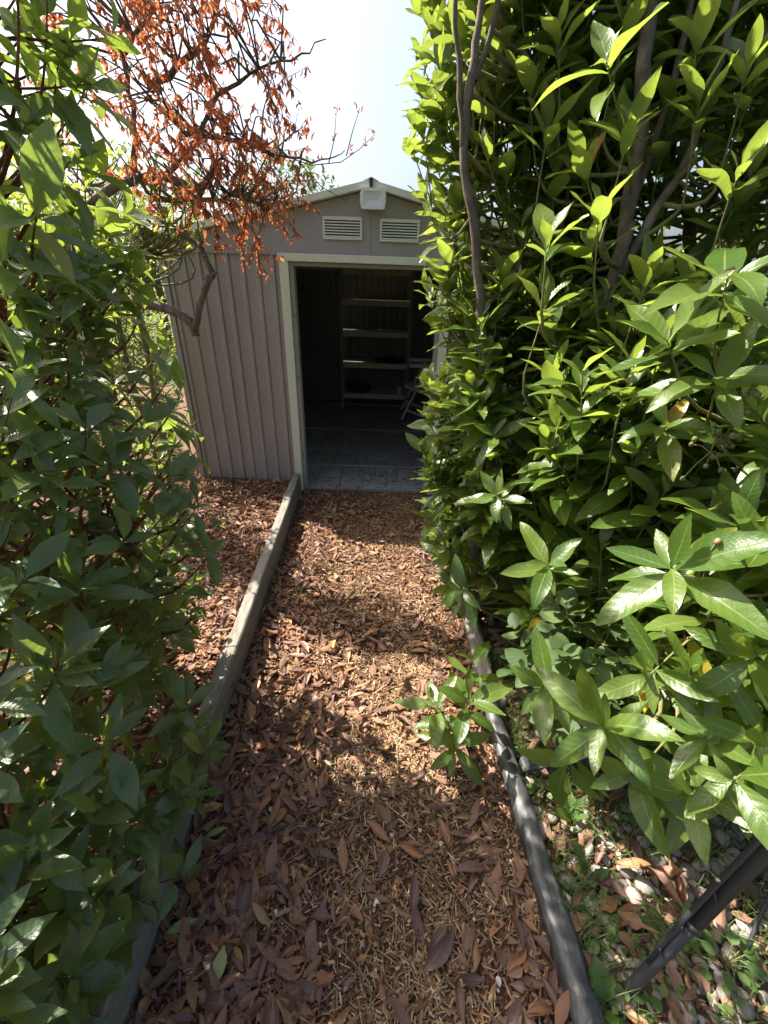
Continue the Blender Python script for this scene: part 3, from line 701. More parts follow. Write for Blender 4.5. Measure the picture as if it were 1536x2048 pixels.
def rv(k=1.0): return Vector((U(-k, k), U(-k, k), U(-k, k)))
def shoot(P, base, d, L, n, ll, spread=(72, 34), droop=.12, start=.3, rad=.0032, bend=.3, small=.65, skybias=.7, twigs=True, az0=None):
    d = d.normalized(); pts = [base.copy()]; k = 6; dirs = [d.copy()]
    for i in range(k):
        d = (d + Vector((0, 0, bend / k)) + rv(.05)).normalized(); pts.append(pts[-1] + d * (L / k)); dirs.append(d.copy())
    az = U(0, 6.28) if az0 is None else az0; made = 0
    for i in range(n):
        t = start + (1 - start) * (i / max(1, n - 1)) ** .75; f = min(k - 1e-6, t * k); j = int(f); fr = f - j
        p = pts[j].lerp(pts[j + 1], fr); T = dirs[j].lerp(dirs[j + 1], fr).normalized()
        N = T.orthogonal().normalized(); B = T.cross(N); az += 2.4 + U(-.35, .35)
        rad_ = N * math.cos(az) + B * math.sin(az)
        an = math.radians(lerp(spread[0], spread[1], (i / max(1, n - 1))) + U(-12, 12))
        ld = T * math.cos(an) + rad_ * math.sin(an); ld.z -= droop * U(.2, 1.4)
        nn = T * math.sin(an) - rad_ * math.cos(an) + Vector((0, 0, skybias)) + rv(.28)
        s = ll * (U(.72, 1.18) if U(0, 1) < .8 else U(.4, .75)) * (lerp(1.0, small, max(0, (i / max(1, n - 1) - .6) / .4)) if n > 3 else 1)
        made += P.leaf(p, ld, nn, s)
    if twigs and made > n * .3: P.tw.tube(pts, [rad * (1 - .6 * i / k) for i in range(k + 1)], 5, False)
    return pts, made
def connect(P, pt, r0=.006, r1=.0034, d=None):
    best = None; bd = 9
    for st in P.stems:
        for q, r in st:
            if q.z < pt.z - .04:
                dd = (q - pt).length + .6 * max(0, pt.z - q.z - .5)
                if dd < bd: bd = dd; best = q
    if best is None: return
    L = (best - pt).length
    mid = (pt - d * (.5 * L) if d is not None else best.lerp(pt, .5) + Vector((0, 0, -.1 * L))) + rv(.03); pts = []
    for i in range(6):
        t = i / 5; pts.append(best * (1 - t) ** 2 + mid * 2 * t * (1 - t) + pt * t * t)
    if P.reject and any(P.reject(q) for q in pts): return
    P.tw.tube(pts, [lerp(r0, r1, i / 5) for i in range(6)], 5, False)
def stem(P, pts, rads, mat, name='stem', sub=4, wob=.01):
    """knobbly stem through the points; kept for branches to attach to"""
    out = []; rr = []
    pts = [Vector(p) for p in pts]
    for i in range(len(pts) - 1):
        p0 = pts[max(0, i - 1)]; p1 = pts[i]; p2 = pts[i + 1]; p3 = pts[min(len(pts) - 1, i + 2)]
        for j in range(sub):
            t = j / sub
            q = 0.5 * ((2 * p1) + (p2 - p0) * t + (2 * p0 - 5 * p1 + 4 * p2 - p3) * t * t + (3 * p1 - p0 - 3 * p2 + p3) * t ** 3)
            out.append(q + rv(wob)); rr.append(lerp(rads[i], rads[i + 1], t) * U(.9, 1.12))
    out.append(pts[-1]); rr.append(rads[-1])
    P.stems.append(list(zip(out, rr)))
    mb = MB(); mb.tube(out, rr, 9)
    o = mb.build(name, mat, None); o.parent = P.o; o.matrix_parent_inverse = Matrix.Translation(-world_loc(P.o)); return o
def blob_shoots(P, c, r, n, ll, L=(.16, .3), nl=(8, 12), outk=.7, upk=.7, bias=None, rho=(.45, 1.0), push=None, **kw):
    c = Vector(c); made = 0; tries = 0
    while made < n and tries < n * 6:
        tries += 1
        v = Vector((nr.normal(), nr.normal(), nr.normal())).normalized()
        if bias is not None and v.dot(bias) < U(-1.15, .25): continue
        f = U(rho[0] ** 3, rho[1] ** 3) ** (1 / 3.)
        tip = c + Vector((v.x * r[0], v.y * r[1], v.z * r[2])) * f
        if tip.z < .06 or (P.reject and P.reject(tip)): continue
        d = (v * outk + Vector((0, 0, upk)) + rv(.35) + (push or Vector((0, 0, 0)))).normalized(); l = U(*L); base = tip - d * l
        if base.z < 0.02: continue
        pts, m = shoot(P, base, d, l, rnd.randint(*nl), ll * U(.85, 1.15), **kw); made += 1
        if m > 2: connect(P, base, d=d)

# ---- where the walkway between the bushes is kept open
def rej_right(q):
    gx = interp(q.z, [0, .3, .6, .9, 1.3, 1.9, 2.2, 3], [.36, .24, .13, .09, .10, .04, -.02, -.03]) * min(1.0, max(.5, q.y / 1.6))
    gx += .07 * noise.noise(V(q.y * 3.5, q.z * 4.0, 1.7))
    if q.y < 1.15 and q.z < .75: gx = max(gx, .27 + .0 * q.z)
    if q.y > 2.25: gx += (q.y - 2.25) * .55
    return q.x < gx or q.z < .015 or (q.y > D - .12 and q.z < 2.3 and q.x < XR + .1)
def rej_left(q):
    xl = interp(q.z, [0, .2, .44, .93, 1.42, 1.7, 2.2, 3], [-.48, -.42, -.41, -.52, -.63, -.56, -.50, -.5])
    if q.y > 1.25: xl *= (q.y / 1.25) ** 1.1
    if q.y < .5: xl = min(xl, -.46)
    return q.x > xl or q.z < .10 or (q.y > D - .12)

# ------------------------------------------------------------------ right: cherry laurels
rq = rej_right
def fol_z(*a): return Vector(a)
A = new_plant('laurel_shrub', 'cherry laurel with a slim grey stem standing beside the shed doorway', 'shrub', (.47, 1.8, 0), 'laurel', 'cherry laurels of the right hedge'); A.reject = rq
tr = [at_y(x, y, 1.5) for x, y in ((968, 900), (965, 700), (950, 480), (928, 300), (945, 150), (962, 0))]
stem(A, [V(.46, 1.6, -.03)] + tr + [tr[-1] + V(.03, 0, .35)], [.02, .0175, .015, .0135, .0125, .011, .009, .006], M['bark'], wob=.004)
t2 = [at_y(x, y, 1.5) for x, y in ((930, 310), (918, 150), (912, 0))]; stem(A, t2 + [t2[-1] + V(-.01, 0, .3)], [.008, .007, .006, .004], M['bark'], wob=.004)
t2 = [at_y(x, y, 1.5) for x, y in ((948, 160), (985, 60), (1005, -60))]; stem(A, t2, [.009, .007, .005], M['bark'], wob=.004)
stem(A, [V(.56, 1.86, -.03), V(.62, 1.9, .6), V(.60, 1.95, 1.3), V(.70, 1.9, 2.2)], [.02, .018, .014, .008], M['bark'])
for c, r, n in (((.60, 1.75, .55), (.46, .5, .5), 110), ((.50, 1.72, 1.1), (.42, .46, .5), 120), ((.47, 1.85, 1.75), (.45, .38, .5), 100), ((.42, 1.85, 2.35), (.45, .36, .5), 120)):
    blob_shoots(A, c, r, n, .15, bias=V(-.6, -.75, .1), upk=1.0 if c[2] > 1.3 else .7, outk=.5, push=V(-.3, 0, .1))
B = new_plant('laurel_shrub', 'tall cherry laurel with a thick forked trunk in the right hedge', 'shrub', (.86, 1.5, 0), 'laurel', 'cherry laurels of the right hedge'); B.reject = rq
tb = [at_y(x, y, 1.42) for x, y in ((1165, 820), (1215, 610), (1255, 440), (1285, 230), (1305, 0))]
stem(B, [V(.80, 1.55, -.03), V(.78, 1.5, .5)] + tb + [tb[-1] + V(.03, 0, .3)], [.028, .025, .022, .021, .0195, .018, .016, .011], M['bark'], wob=.004)
t2 = [at_y(x, y, 1.4) for x, y in ((1225, 580), (1300, 440), (1370, 330), (1430, 150), (1475, 0))]; stem(B, t2, [.013, .012, .010, .008, .006], M['bark'], wob=.004)
t2 = [at_y(x, y, 1.45) for x, y in ((1262, 420), (1330, 220), (1370, 60), (1385, -40))]; stem(B, t2, [.010, .009, .007, .005], M['bark'], wob=.004)
t2 = [at_y(x, y, 1.75) for x, y in ((1370, 700), (1378, 480), (1350, 380), (1345, 200))]; stem(B, [V(1.1, 1.8, -.02)] + t2, [.024, .022, .018, .012, .008], M['bark'])
t2 = [at_y(x, y, 1.75) for x, y in ((1380, 470), (1430, 380), (1480, 200))]; stem(B, t2, [.014, .012, .008], M['bark'])
stem(B, [V(.70, 1.5, -.02), V(.66, 1.45, .5), V(.62, 1.4, 1.1), V(.66, 1.4, 1.7)], [.02, .018, .014, .008], M['bark'])
for c, r, n in (((.86, 1.35, .7), (.42, .42, .45), 95), ((.80, 1.3, 1.2), (.42, .40, .4), 100), ((.90, 1.75, 1.9), (.45, .40, .45), 105), ((.86, 1.8, 2.5), (.5, .36, .45), 95), ((1.3, 1.75, 2.3), (.4, .36, .5), 60)):
    blob_shoots(B, c, r, n, .15, bias=V(-.6, -.75, .1), upk=.95, outk=.45, push=V(-.2, 0, .1))
Cc = new_plant('laurel_shrub', 'cherry laurel with the largest leaves reaching over the pebbles', 'shrub', (1.0, .75, 0), 'laurel', 'cherry laurels of the right hedge'); Cc.reject = rq
stem(Cc, [V(1.0, .8, -.02), V(.98, .8, .5), V(.95, .78, 1.1), V(1.0, .8, 1.8)], [.028, .024, .018, .010], M['bark'])
stem(Cc, [V(.85, .85, -.02), V(.80, .85, .45), V(.72, .8, .9)], [.02, .016, .01], M['bark'])
stem(Cc, [V(1.15, .6, -.02), V(1.1, .62, .6), V(1.05, .6, 1.3), V(1.1, .62, 2.0)], [.024, .02, .015, .008], M['bark'])
for c, r, n in (((.98, .75, .75), (.36, .42, .35), 60), ((1.02, .76, 1.2), (.36, .42, .4), 55), ((1.2, 1.2, 1.95), (.36, .36, .4), 34)):
    blob_shoots(Cc, c, r, n, .125, bias=V(-.6, -.75, .1))
# the large sprays that stand out in front
def spray(P, px, py, dist, d, n, ll, L=.16, spread=(95, 45), **kw):
    tip = at_d(px, py, dist); d = Vector(d).normalized(); pts, m = shoot(P, tip - d * L, d, L, n, ll, spread=spread, start=.7, bend=.1, **kw)
    connect(P, pts[0], .007, .004, d)
spray(Cc, 1335, 1170, .74, (-.5, -.35, .35), 9, .155, small=.9)
spray(Cc, 1190, 1450, .82, (-.6, -.2, .3), 9, .15, small=.9)
spray(Cc, 1420, 1480, .80, (-.5, -.1, .3), 8, .14)
for a in ((1260, 1540, .9), (1130, 1530, 1.05), (1510, 1490, .75), (1370, 1600, .85), (1080, 1380, 1.1), (1290, 1350, .9), (1480, 1330, .8)): spray(Cc, *a, (-.5, -.3, U(-.2, .3)), 8, .14, small=.9)
spray(Cc, 1470, 1580, .72, (-.6, -.4, .1), 6, .15)
spray(Cc, 1090, 1130, 1.15, (-.3, -.3, .6), 9, .14)
spray(Cc, 1340, 690, .80, (-.5, -.3, .5), 8, .16)
spray(Cc, 1440, 560, .75, (-.4, -.3, .6), 8, .17)
spray(B, 1100, 480, 1.02, (-.1, -.1, .9), 7, .15, spread=(60, 25))
spray(B, 1200, 420, 1.0, (-.2, -.1, .9), 6, .13, spread=(60, 25))
spray(B, 1210, 120, .9, (-.5, -.2, .6), 7, .16, spread=(80, 40))
spray(B, 1330, 860, .95, (-.4, -.4, .5), 8, .14)
spray(Cc, 1450, 760, .8, (-.3, -.4, .4), 8, .15)

for a in ((985, 110, 1.15), (930, 60, 1.2), (1090, 260, 1.1), (1170, 320, 1.05), (890, 210, 1.3), (850, 270, 1.35), (1010, 340, 1.25), (1050, 170, 1.1), (1130, 60, 1.0), (870, 90, 1.3), (930, 430, 1.4), (1000, 560, 1.3), (1270, 250, .95), (1400, 200, .95), (1480, 330, .9), (1390, 90, .95), (1250, 40, 1.0), (1500, 120, .9), (1180, 500, 1.1), (1090, 600, 1.15), (960, 640, 1.35), (900, 520, 1.4), (1300, 560, 1.0)): spray(A if a[0] < 1020 else B, *a, (U(-.5, .1), U(-.3, .1), .9), 8, .135, L=.2, spread=(60, 25))
for a in ((830, 190, 1.5), (812, 280, 1.55), (838, 110, 1.45), (850, 20, 1.4), (845, 400, 1.6), (870, 330, 1.5), (850, 760, 1.7), (840, 900, 1.75), (860, 1040, 1.75)): spray(A, *a, (-.5, -.1, .8), 8, .13, L=.2, spread=(60, 25))
spray(A, 985, 870, 1.35, (-.3, -.5, .5), 10, .12)
spray(A, 1000, 1000, 1.3, (-.4, -.5, .5), 10, .13)
spray(A, 915, 1180, 1.5, (-.6, -.3, .2), 9, .13)
E_ = new_plant('laurel_shrub', 'cherry laurel at the back of the right hedge against the sky', 'shrub', (1.55, 2.2, 0), 'laurel', 'cherry laurels of the right hedge'); E_.reject = rq
stem(E_, [V(1.5, 2.2, -.02), V(1.45, 2.2, .8), V(1.4, 2.15, 1.6), V(1.5, 2.2, 2.5)], [.034, .03, .022, .01], M['bark'])
stem(E_, [V(1.9, 1.6, -.02), V(1.85, 1.6, .8), V(1.9, 1.55, 1.6), V(1.8, 1.6, 2.4)], [.03, .026, .018, .01], M['bark'])
for c, r, n in (((1.45, 2.05, .8), (.5, .5, .7), 80), ((1.3, 2.3, 1.5), (.5, .5, .35), 35), ((1.4, 2.1, 2.5), (.6, .5, .5), 110), ((1.85, 1.5, .9), (.5, .5, .8), 80), ((1.9, 1.6, 2.0), (.5, .5, .5), 40)):
    blob_shoots(E_, c, r, n, .115, bias=V(-.6, -.7, 0))
# berries
def berries(P, px, py, dist, n, mat, name='berry'):
    c = at_d(px, py, dist)
    for i in range(n):
        p = c + Vector((nr.normal() * .018, nr.normal() * .018, nr.normal() * .022)); r = U(.005, .0065); mb = MB(); m = 5; k = 7; vs = []; fs = []
        for j in range(m):
            th = math.pi * j / (m - 1)
            for q in range(k): ph = 2 * math.pi * q / k; vs.append((r * math.sin(th) * math.cos(ph), r * math.sin(th) * math.sin(ph), -r * 1.2 * math.cos(th)))
        fs = [(j * k + q, j * k + (q + 1) % k, (j + 1) * k + (q + 1) % k, (j + 1) * k + q) for j in range(m - 1) for q in range(k)]
        o = mb.add(vs, fs, True).build(name, mat, None); o.parent = P.o; o.location = p - world_loc(P.o)
        P.tw.tube([p, p.lerp(c, .5) + V(0, 0, .006), c], .0012, 4, False)
for a in ((1445, 880, .85, 12), (1480, 800, .82, 10), (1420, 905, .86, 8), (1010, 690, 1.4, 8), (1130, 560, 1.2, 7)): berries(Cc if a[0] > 1300 else B if a[0] > 1050 else A, *a, M['berry'])
berries(Cc, 1400, 1135, .72, 5, M['redberry'])

# ------------------------------------------------------------------ left: photinia bushes
F1 = new_plant('photinia_bush', 'dark green broad-leaved bush nearest on the left, spilling over the timber edging', 'shrub', (-.95, .6, .085), 'photinia', 'broad-leaved bushes on the left'); F1.reject = rej_left
stem(F1, [V(-1.0, .6, .05), V(-.95, .6, .4), V(-.9, .62, .9), V(-.95, .7, 1.4)], [.024, .02, .015, .008], M['redtwig'])
stem(F1, [V(-.95, .4, .05), V(-.85, .4, .3), V(-.75, .42, .5)], [.018, .014, .008], M['redtwig'])
stem(F1, [V(-1.0, .8, .05), V(-.92, .85, .4), V(-.82, .9, .8)], [.02, .016, .008], M['redtwig'])
kw = dict(spread=(72, 30), droop=.1, skybias=1.0)
for c, r, n in (((-.68, .52, .38), (.30, .42, .28), 58), ((-.82, .65, .75), (.34, .5, .4), 60), ((-.95, .72, 1.2), (.36, .45, .4), 48), ((-.68, .2, .42), (.3, .35, .35), 40)):
    blob_shoots(F1, c, r, n, .118, L=(.14, .26), nl=(7, 10), bias=V(.75, -.5, .25), outk=.55, upk=.65, push=V(.45, .2, 0), **kw)
F2 = new_plant('photinia_bush', 'dark green bush standing behind the nearest one, its tips in front of the shed wall', 'shrub', (-1.15, 1.35, .085), 'photinia', 'broad-leaved bushes on the left'); F2.reject = rej_left
stem(F2, [V(-1.15, 1.35, .05), V(-1.1, 1.3, .5), V(-1.0, 1.3, 1.0), V(-1.05, 1.3, 1.5)], [.024, .02, .015, .008], M['redtwig'])
stem(F2, [V(-1.05, 1.2, .05), V(-.95, 1.15, .4), V(-.82, 1.12, .8)], [.018, .014, .008], M['redtwig'])
for c, r, n in (((-.98, 1.2, .5), (.36, .42, .42), 58), ((-.96, 1.15, .95), (.36, .36, .38), 62), ((-.98, 1.05, 1.36), (.34, .32, .28), 46)):
    blob_shoots(F2, c, r, n, .112, L=(.14, .26), nl=(7, 10), bias=V(.7, -.6, .2), outk=.55, upk=.7, push=V(.45, .2, 0), **kw)
F3 = new_plant('photinia_bush', 'tall bush with large back-lit leaves in the upper left corner', 'shrub', (-1.45, 1.0, .085), 'photinia', 'broad-leaved bushes on the left'); F3.reject = rej_left
stem(F3, [V(-1.45, 1.2, .05), V(-1.3, 1.22, .8), V(-1.05, 1.25, 1.5), V(-.95, 1.25, 2.1)], [.03, .026, .018, .008], M['redtwig'])
stem(F3, [V(-1.55, 1.1, .05), V(-1.4, 1.1, .9), V(-1.1, 1.15, 1.8)], [.026, .02, .008], M['redtwig'])
for c, r, n in (((-.92, 1.22, 1.60), (.28, .26, .22), 24), ((-.86, 1.22, 1.98), (.28, .26, .26), 20), ((-.95, 1.2, 2.3), (.35, .3, .2), 14)):
    blob_shoots(F3, c, r, n, .125, L=(.14, .26), nl=(7, 9), bias=V(.7, -.5, 0), outk=.7, upk=.5, spread=(75, 35), droop=.2, skybias=.5)
def lspray(P, px, py, dist, d, n, ll, **k2): spray(P, px, py, dist, d, n, ll, L=.14, spread=(85, 40), **k2)
lspray(F1, 120, 640, .85, (.3, -.3, .6), 7, .14); lspray(F1, 180, 850, .85, (.5, -.4, .5), 8, .13); lspray(F1, 260, 1080, .95, (.6, -.2, .5), 8, .12)
lspray(F1, 120, 1350, .8, (.5, -.4, .4), 8, .13); lspray(F1, 220, 1500, .85, (.6, -.3, .5), 8, .14); lspray(F1, 80, 1680, .75, (.4, -.4, .5), 7, .13)
lspray(F1, 380, 1420, 1.1, (.6, -.1, .6), 7, .11); lspray(F1, 200, 1850, .9, (.5, -.3, .5), 8, .13); lspray(F1, 110, 1950, .85, (.4, -.3, .5), 7, .14)
for a in ((60, 250, .85), (150, 330, .95), (210, 480, 1.1), (100, 560, .9), (260, 440, 1.15), (70, 40, .9), (180, 190, 1.0), (30, 520, .8), (270, 560, 1.15), (200, 600, 1.05)): lspray(F3, *a, (.6, .1, .5), 7, .15, droop=.15)
for a in ((150, 760, .95), (60, 760, .8), (300, 850, 1.1), (240, 930, 1.0), (100, 940, .85), (330, 1040, 1.1), (170, 1180, .9), (60, 1150, .8)): lspray(F2 if a[2] > .95 else F1, *a, (.7, .05, .6), 8, .135)
lspray(F3, 110, 130, .9, (.4, -.2, .5), 7, .17); lspray(F3, 60, 430, .8, (.4, -.4, .3), 7, .16); 
for a in ((320, 700, 1.25), (372, 790, 1.25), (400, 900, 1.25), (405, 1010, 1.25), (300, 620, 1.2), (420, 1110, 1.25), (415, 860, 1.3), (425, 960, 1.25), (430, 1050, 1.25), (440, 1180, 1.2), (350, 960, 1.15), (395, 840, 1.3), (340, 760, 1.15)): lspray(F2, *a, (.65, .1, .7), 8, .125)
for a in ((425, 1500, 1.1), (400, 1600, 1.1), (360, 1740, 1.05), (290, 1900, 1.0), (250, 2020, .95), (300, 1640, 1.0)): lspray(F1, *a, (.7, .1, .5), 8, .12)

# ------------------------------------------------------------------ small plants near the ground
R1 = new_plant('round_leaved_shrub', 'small shrub with round dark leaves under the right hedge', 'shrub', (.72, 1.0, 0), 'round')
R1.reject = lambda q: q.x < .40 or q.z < .02
stem(R1, [V(.72, 1.05, -.01), V(.70, 1.0, .25), V(.66, .95, .45)], [.008, .006, .004], M['twigbark']); stem(R1, [V(.85, 1.0, -.01), V(.85, .95, .3), V(.88, .9, .5)], [.008, .006, .004], M['twigbark'])
blob_shoots(R1, (.72, .98, .46), (.30, .26, .28), 75, .07, L=(.12, .2), nl=(6, 9), bias=V(-.5, -.8, .2), spread=(80, 50), bend=.0, droop=.1)
blob_shoots(R1, (1.0, .95, .38), (.26, .26, .28), 40, .07, L=(.12, .2), nl=(6, 9), bias=V(-.5, -.8, .2), spread=(80, 50), bend=.0, droop=.1)
G1p = at_z(905, 1510, 0); SD = new_plant('laurel_seedling', 'low laurel seedling growing out of the mulch by the black edging', 'seedling', (G1p.x + .02, G1p.y + .05, 0), 'laurel'); SD.reject = lambda q: q.z < .012
bs = V(G1p.x + .03, G1p.y + .05, 0); stem(SD, [bs, bs + V(.0, .0, .06), bs + V(.01, .0, .12)], [.006, .005, .004], M['twigbark'])
for px, py, dd, n in ((855, 1425, 1.36, 8), (925, 1400, 1.36, 8), (900, 1500, 1.38, 8), (955, 1335, 1.42, 7)):
    tip = at_d(px, py, dd); b0 = bs + V(0, 0, .05); d = tip - b0; shoot(SD, b0, d, d.length, n, .15, spread=(85, 50), start=.55, bend=.1, droop=.15)
weedspots = [(1140, 1640, 'jagged weed rosette beside the edging, farthest from the viewer'), (1175, 1760, 'jagged weed rosette between the edging and the bleached leaves'), (1195, 1900, 'upright weed with long leaves touching the black edging'),
             (1330, 1850, 'bright round-leaved weed in the middle of the pebbles'), (1450, 1930, 'low clover-like weed to the right of the black pole foot'), (1200, 2020, 'long-leaved weed leaning on the edging at the picture bottom')]
for i, (px, py, lab) in enumerate(weedspots):
    b0 = at_z(px, py, .005); sp = 'clover' if i in (3, 4) else 'weed'; w = new_plant('weed', lab, 'weed', b0, sp, 'weeds among the pebbles'); w.reject = lambda q: q.z < .008
    for k in range(13 if sp == 'clover' else 11):
        a = U(0, 6.28); el = U(.35, 1.2); d = V(math.cos(a) * math.cos(el), math.sin(a) * math.cos(el), math.sin(el))
        if sp == 'clover':
            l = U(.03, .07); pts = [b0, b0 + d * l * .6 + V(0, 0, .004), b0 + d * l]; w.tw.tube(pts, .0012, 4, False); w.leaf(pts[-1], d + V(0, 0, -.6), V(0, 0, 1) + rv(.3), U(.03, .042))
        else: w.leaf(b0 + d * .004, d, V(0, 0, 1) - d * .3 + rv(.2), U(.07, .125))

# ------------------------------------------------------------------ withered tree on the left
TR = new_plant('withered_tree', 'half-dead tree with curled rust-red leaves hanging before the shed roof', 'tree', (-1.75, 2.45, .085), 'withered'); TR.lname = 'withered_leaf'
tp = V(-1.75, 2.45, .05)
stem(TR, [tp, V(-1.66, 2.4, .6), V(-1.58, 2.36, 1.1), V(-1.5, 2.3, 1.5), V(-1.4, 2.2, 1.85)], [.075, .065, .058, .05, .04], M['treebark'], 'trunk', wob=.008)
lim = [at_y(x, y, 2.15) for x, y in ((180, 600), (285, 607), (345, 622), (380, 645), (392, 672))]
stem(TR, [V(-1.60, 2.36, 1.15)] + lim, [.036, .03, .024, .0215, .0205, .018], M['treebark'], 'limb', wob=.004)
sn = [at_y(x, y, 2.14) for x, y in ((390, 662), (400, 610), (416, 560), (425, 548), (412, 520), (402, 495), (392, 487), (352, 462), (320, 440), (270, 420))]
stem(TR, sn, [.0155, .016, .016, .015, .012, .0115, .012, .009, .007, .005], M['treebark'], 'limb', wob=.002)
for x0, y0, x1, y1, r in ((424, 550, 432, 545, .007), (398, 492, 404, 483, .008), (407, 512, 411, 508, .006)): stem(TR, [at_y(x0, y0, 2.13), at_y(x1, y1, 2.11)], [r, r * .8], M['treebark'], 'stub', wob=0)
up = [at_y(x, y, 2.2) for x, y in ((210, 385), (310, 352), (380, 372), (408, 368), (424, 345), (432, 322))]
stem(TR, [V(-1.45, 2.25, 1.72)] + up, [.028, .019, .016, .0165, .015, .011, .007], M['treebark'], 'limb', wob=.004)
u2 = [at_y(x, y, 2.2) for x, y in ((330, 350), (385, 290), (440, 190), (520, 140), (600, 110), (652, 78))]
stem(TR, u2, [.012, .010, .008, .005, .003, .0015], M['treebark'], 'limb', wob=.008)
u3 = [at_y(x, y, 2.15) for x, y in ((360, 262), (430, 272), (490, 285), (560, 312), (640, 322), (690, 300))]
stem(TR, u3, [.011, .009, .007, .005, .003, .0015], M['treebark'], 'limb', wob=.006)
u4 = [at_y(x, y, 2.3) for x, y in ((260, 360), (270, 250), (250, 120), (300, 30), (330, -60))]
stem(TR, u4, [.014, .011, .009, .007, .005], M['treebark'], 'limb', wob=.01)
u5 = [at_y(x, y, 2.25) for x, y in ((300, 180), (380, 110), (430, 40), (440, -60))]; stem(TR, u5, [.014, .011, .008, .005], M['treebark'], 'limb', wob=.01)
u6 = [at_y(x, y, 2.1) for x, y in ((300, 395), (400, 400), (480, 395), (540, 420))]; stem(TR, u6, [.012, .009, .006, .003], M['treebark'], 'limb', wob=.008)
def dead_twig(P, p, d, L, r, nleaf, hang=.25, lev=0):
    pts = [p]; k = 6; d = d.normalized()
    for i in range(k):
        d = (d + rv(.22) + V(0, 0, -hang / k * i * .5)).normalized(); pts.append(pts[-1] + d * (L / k))
        if lev < 1 and i in (1, 3) and U(0, 1) < .8: dead_twig(P, pts[-1], (d + rv(.9)), L * U(.45, .7), r * .6, max(2, int(nleaf * .6)), hang, lev + 1)
    P.tw.tube(pts, [r * (1 - .7 * i / k) for i in range(k + 1)], 4, False)
    for i in range(nleaf):
        t = U(.2, 1) * k; j = min(k - 1, int(t)); q = pts[j].lerp(pts[j + 1], t - j)
        ld = V(U(-.6, .6), U(-.6, .6), U(-1.3, -.25)); P.leaf(q, ld, rv(1.0) + V(0, -.3, .2), U(.019, .038))
nod = [(q, r) for st in TR.stems[1:] for q, r in st]
crown = [((-.74, 2.15, 2.16), (.34, .3, .42), 120), ((-.92, 2.2, 2.5), (.45, .3, .4), 90), ((-.78, 2.12, 1.90), (.40, .28, .15), 60), ((-.62, 2.1, 1.80), (.2, .22, .11), 22), ((-1.35, 2.2, 2.35), (.3, .3, .4), 20), ((-.70, 2.15, 2.75), (.35, .3, .3), 25)]
for c, r, n in crown:
    for i in range(n):
        v = Vector((nr.normal(), nr.normal(), nr.normal())).normalized() * U(.2, 1) ** .5
        p = Vector((c[0] + v.x * r[0], c[1] + v.y * r[1], c[2] + v.z * r[2]))
        q = min(nod, key=lambda s: (s[0] - p).length)[0]
        d = p - q; m = q.lerp(p, .5) + rv(.05) + V(0, 0, .03)
        TR.tw.tube([q, m, p], [.0045, .0035, .0025], 4, False)
        dead_twig(TR, p, d.normalized() + rv(.6) + V(.15, 0, 0), U(.1, .2), .0022, rnd.randint(8, 14))
# thin bare twigs towards the shed ridge
for a in (((560, 312), (620, 330), (680, 322), (720, 300), (748, 268)), ((600, 325), (640, 375), (690, 402), (720, 380)), ((655, 325), (668, 275), (672, 222)), ((690, 310), (705, 262), (718, 215)), ((560, 290), (590, 262), (598, 215)), ((520, 140), (560, 150), (600, 190))):
    pts = [at_y(x, y, 2.13) + rv(.006) for x, y in a]; TR.tw.tube(pts, [.0028 - .0018 * i / (len(pts) - 1) for i in range(len(pts))], 4, False)
GB = new_plant('young_shoots', 'yellow-green leafy shoots on bare twigs in front of the roof', 'shrub', (-1.35, 2.35, .085), 'fresh')
stem(GB, [V(-1.35, 2.35, .05), V(-1.3, 2.3, .9), V(-1.22, 2.25, 1.5), V(-1.1, 2.2, 1.9)], [.014, .012, .009, .004], M['twigbark'])
stem(GB, [V(-1.4, 2.4, .05), V(-1.45, 2.4, 1.0), V(-1.4, 2.35, 1.6), V(-1.35, 2.3, 2.1)], [.014, .012, .009, .004], M['twigbark'])
GB.reject = lambda q: q.y > D - .15
for c, r, n in (((-1.0, 2.2, 1.78), (.28, .2, .12), 30), ((-1.35, 2.3, 1.65), (.3, .25, .2), 40), ((-1.5, 2.4, 1.95), (.35, .3, .25), 36), ((-1.5, 2.3, 1.25), (.3, .3, .3), 30)): blob_shoots(GB, c, r, n, .05, L=(.08, .16), nl=(6, 9))
for x, y in ((672, 222), (718, 218), (745, 265), (735, 285), (598, 215), (668, 280), (575, 265), (700, 300), (590, 130), (560, 60), (640, 320)):
    p = at_y(x, y, 2.13)
    for i in range(4): TR.leaf(p + rv(.012), rv(1) + V(.3, 0, .8), rv(1), U(.018, .03))

# ------------------------------------------------------------------ plants behind
def back_shrub(name, label, cat, base, blobs, sp, ll, keep, group=None, mat='treebark', tr=.05):
    P = new_plant(name, label, cat, base, sp, group); P.keep = keep; b = Vector(base)
    top = max(c[2] for c, r, n in blobs); c0 = blobs[0][0]
    stem(P, [b + V(0, 0, -.05), b.lerp(V(c0[0], c0[1], top), .4) + rv(.05), V(c0[0], c0[1], top * .85)], [tr, tr * .8, tr * .35], M[mat], 'trunk' if cat == 'tree' else 'stem', wob=.02)
    for c, r, n in blobs: blob_shoots(P, c, r, n, ll, L=(ll * 2, ll * 3.5), nl=(6, 9), bias=V(0, -.9, .1), rho=(.5, 1), rad=ll * .02)
    return P
back_shrub('sunlit_shrub', 'yellow-green sunlit shrub between the left bush and the shed corner', 'shrub', (-2.25, 2.6, .085), [((-1.98, 2.7, 1.0), (.5, .5, .8), 170), ((-2.1, 2.7, 1.75), (.5, .4, .4), 70), ((-2.75, 2.1, 1.2), (.5, .5, .9), 110)], 'fresh', .065, 150)
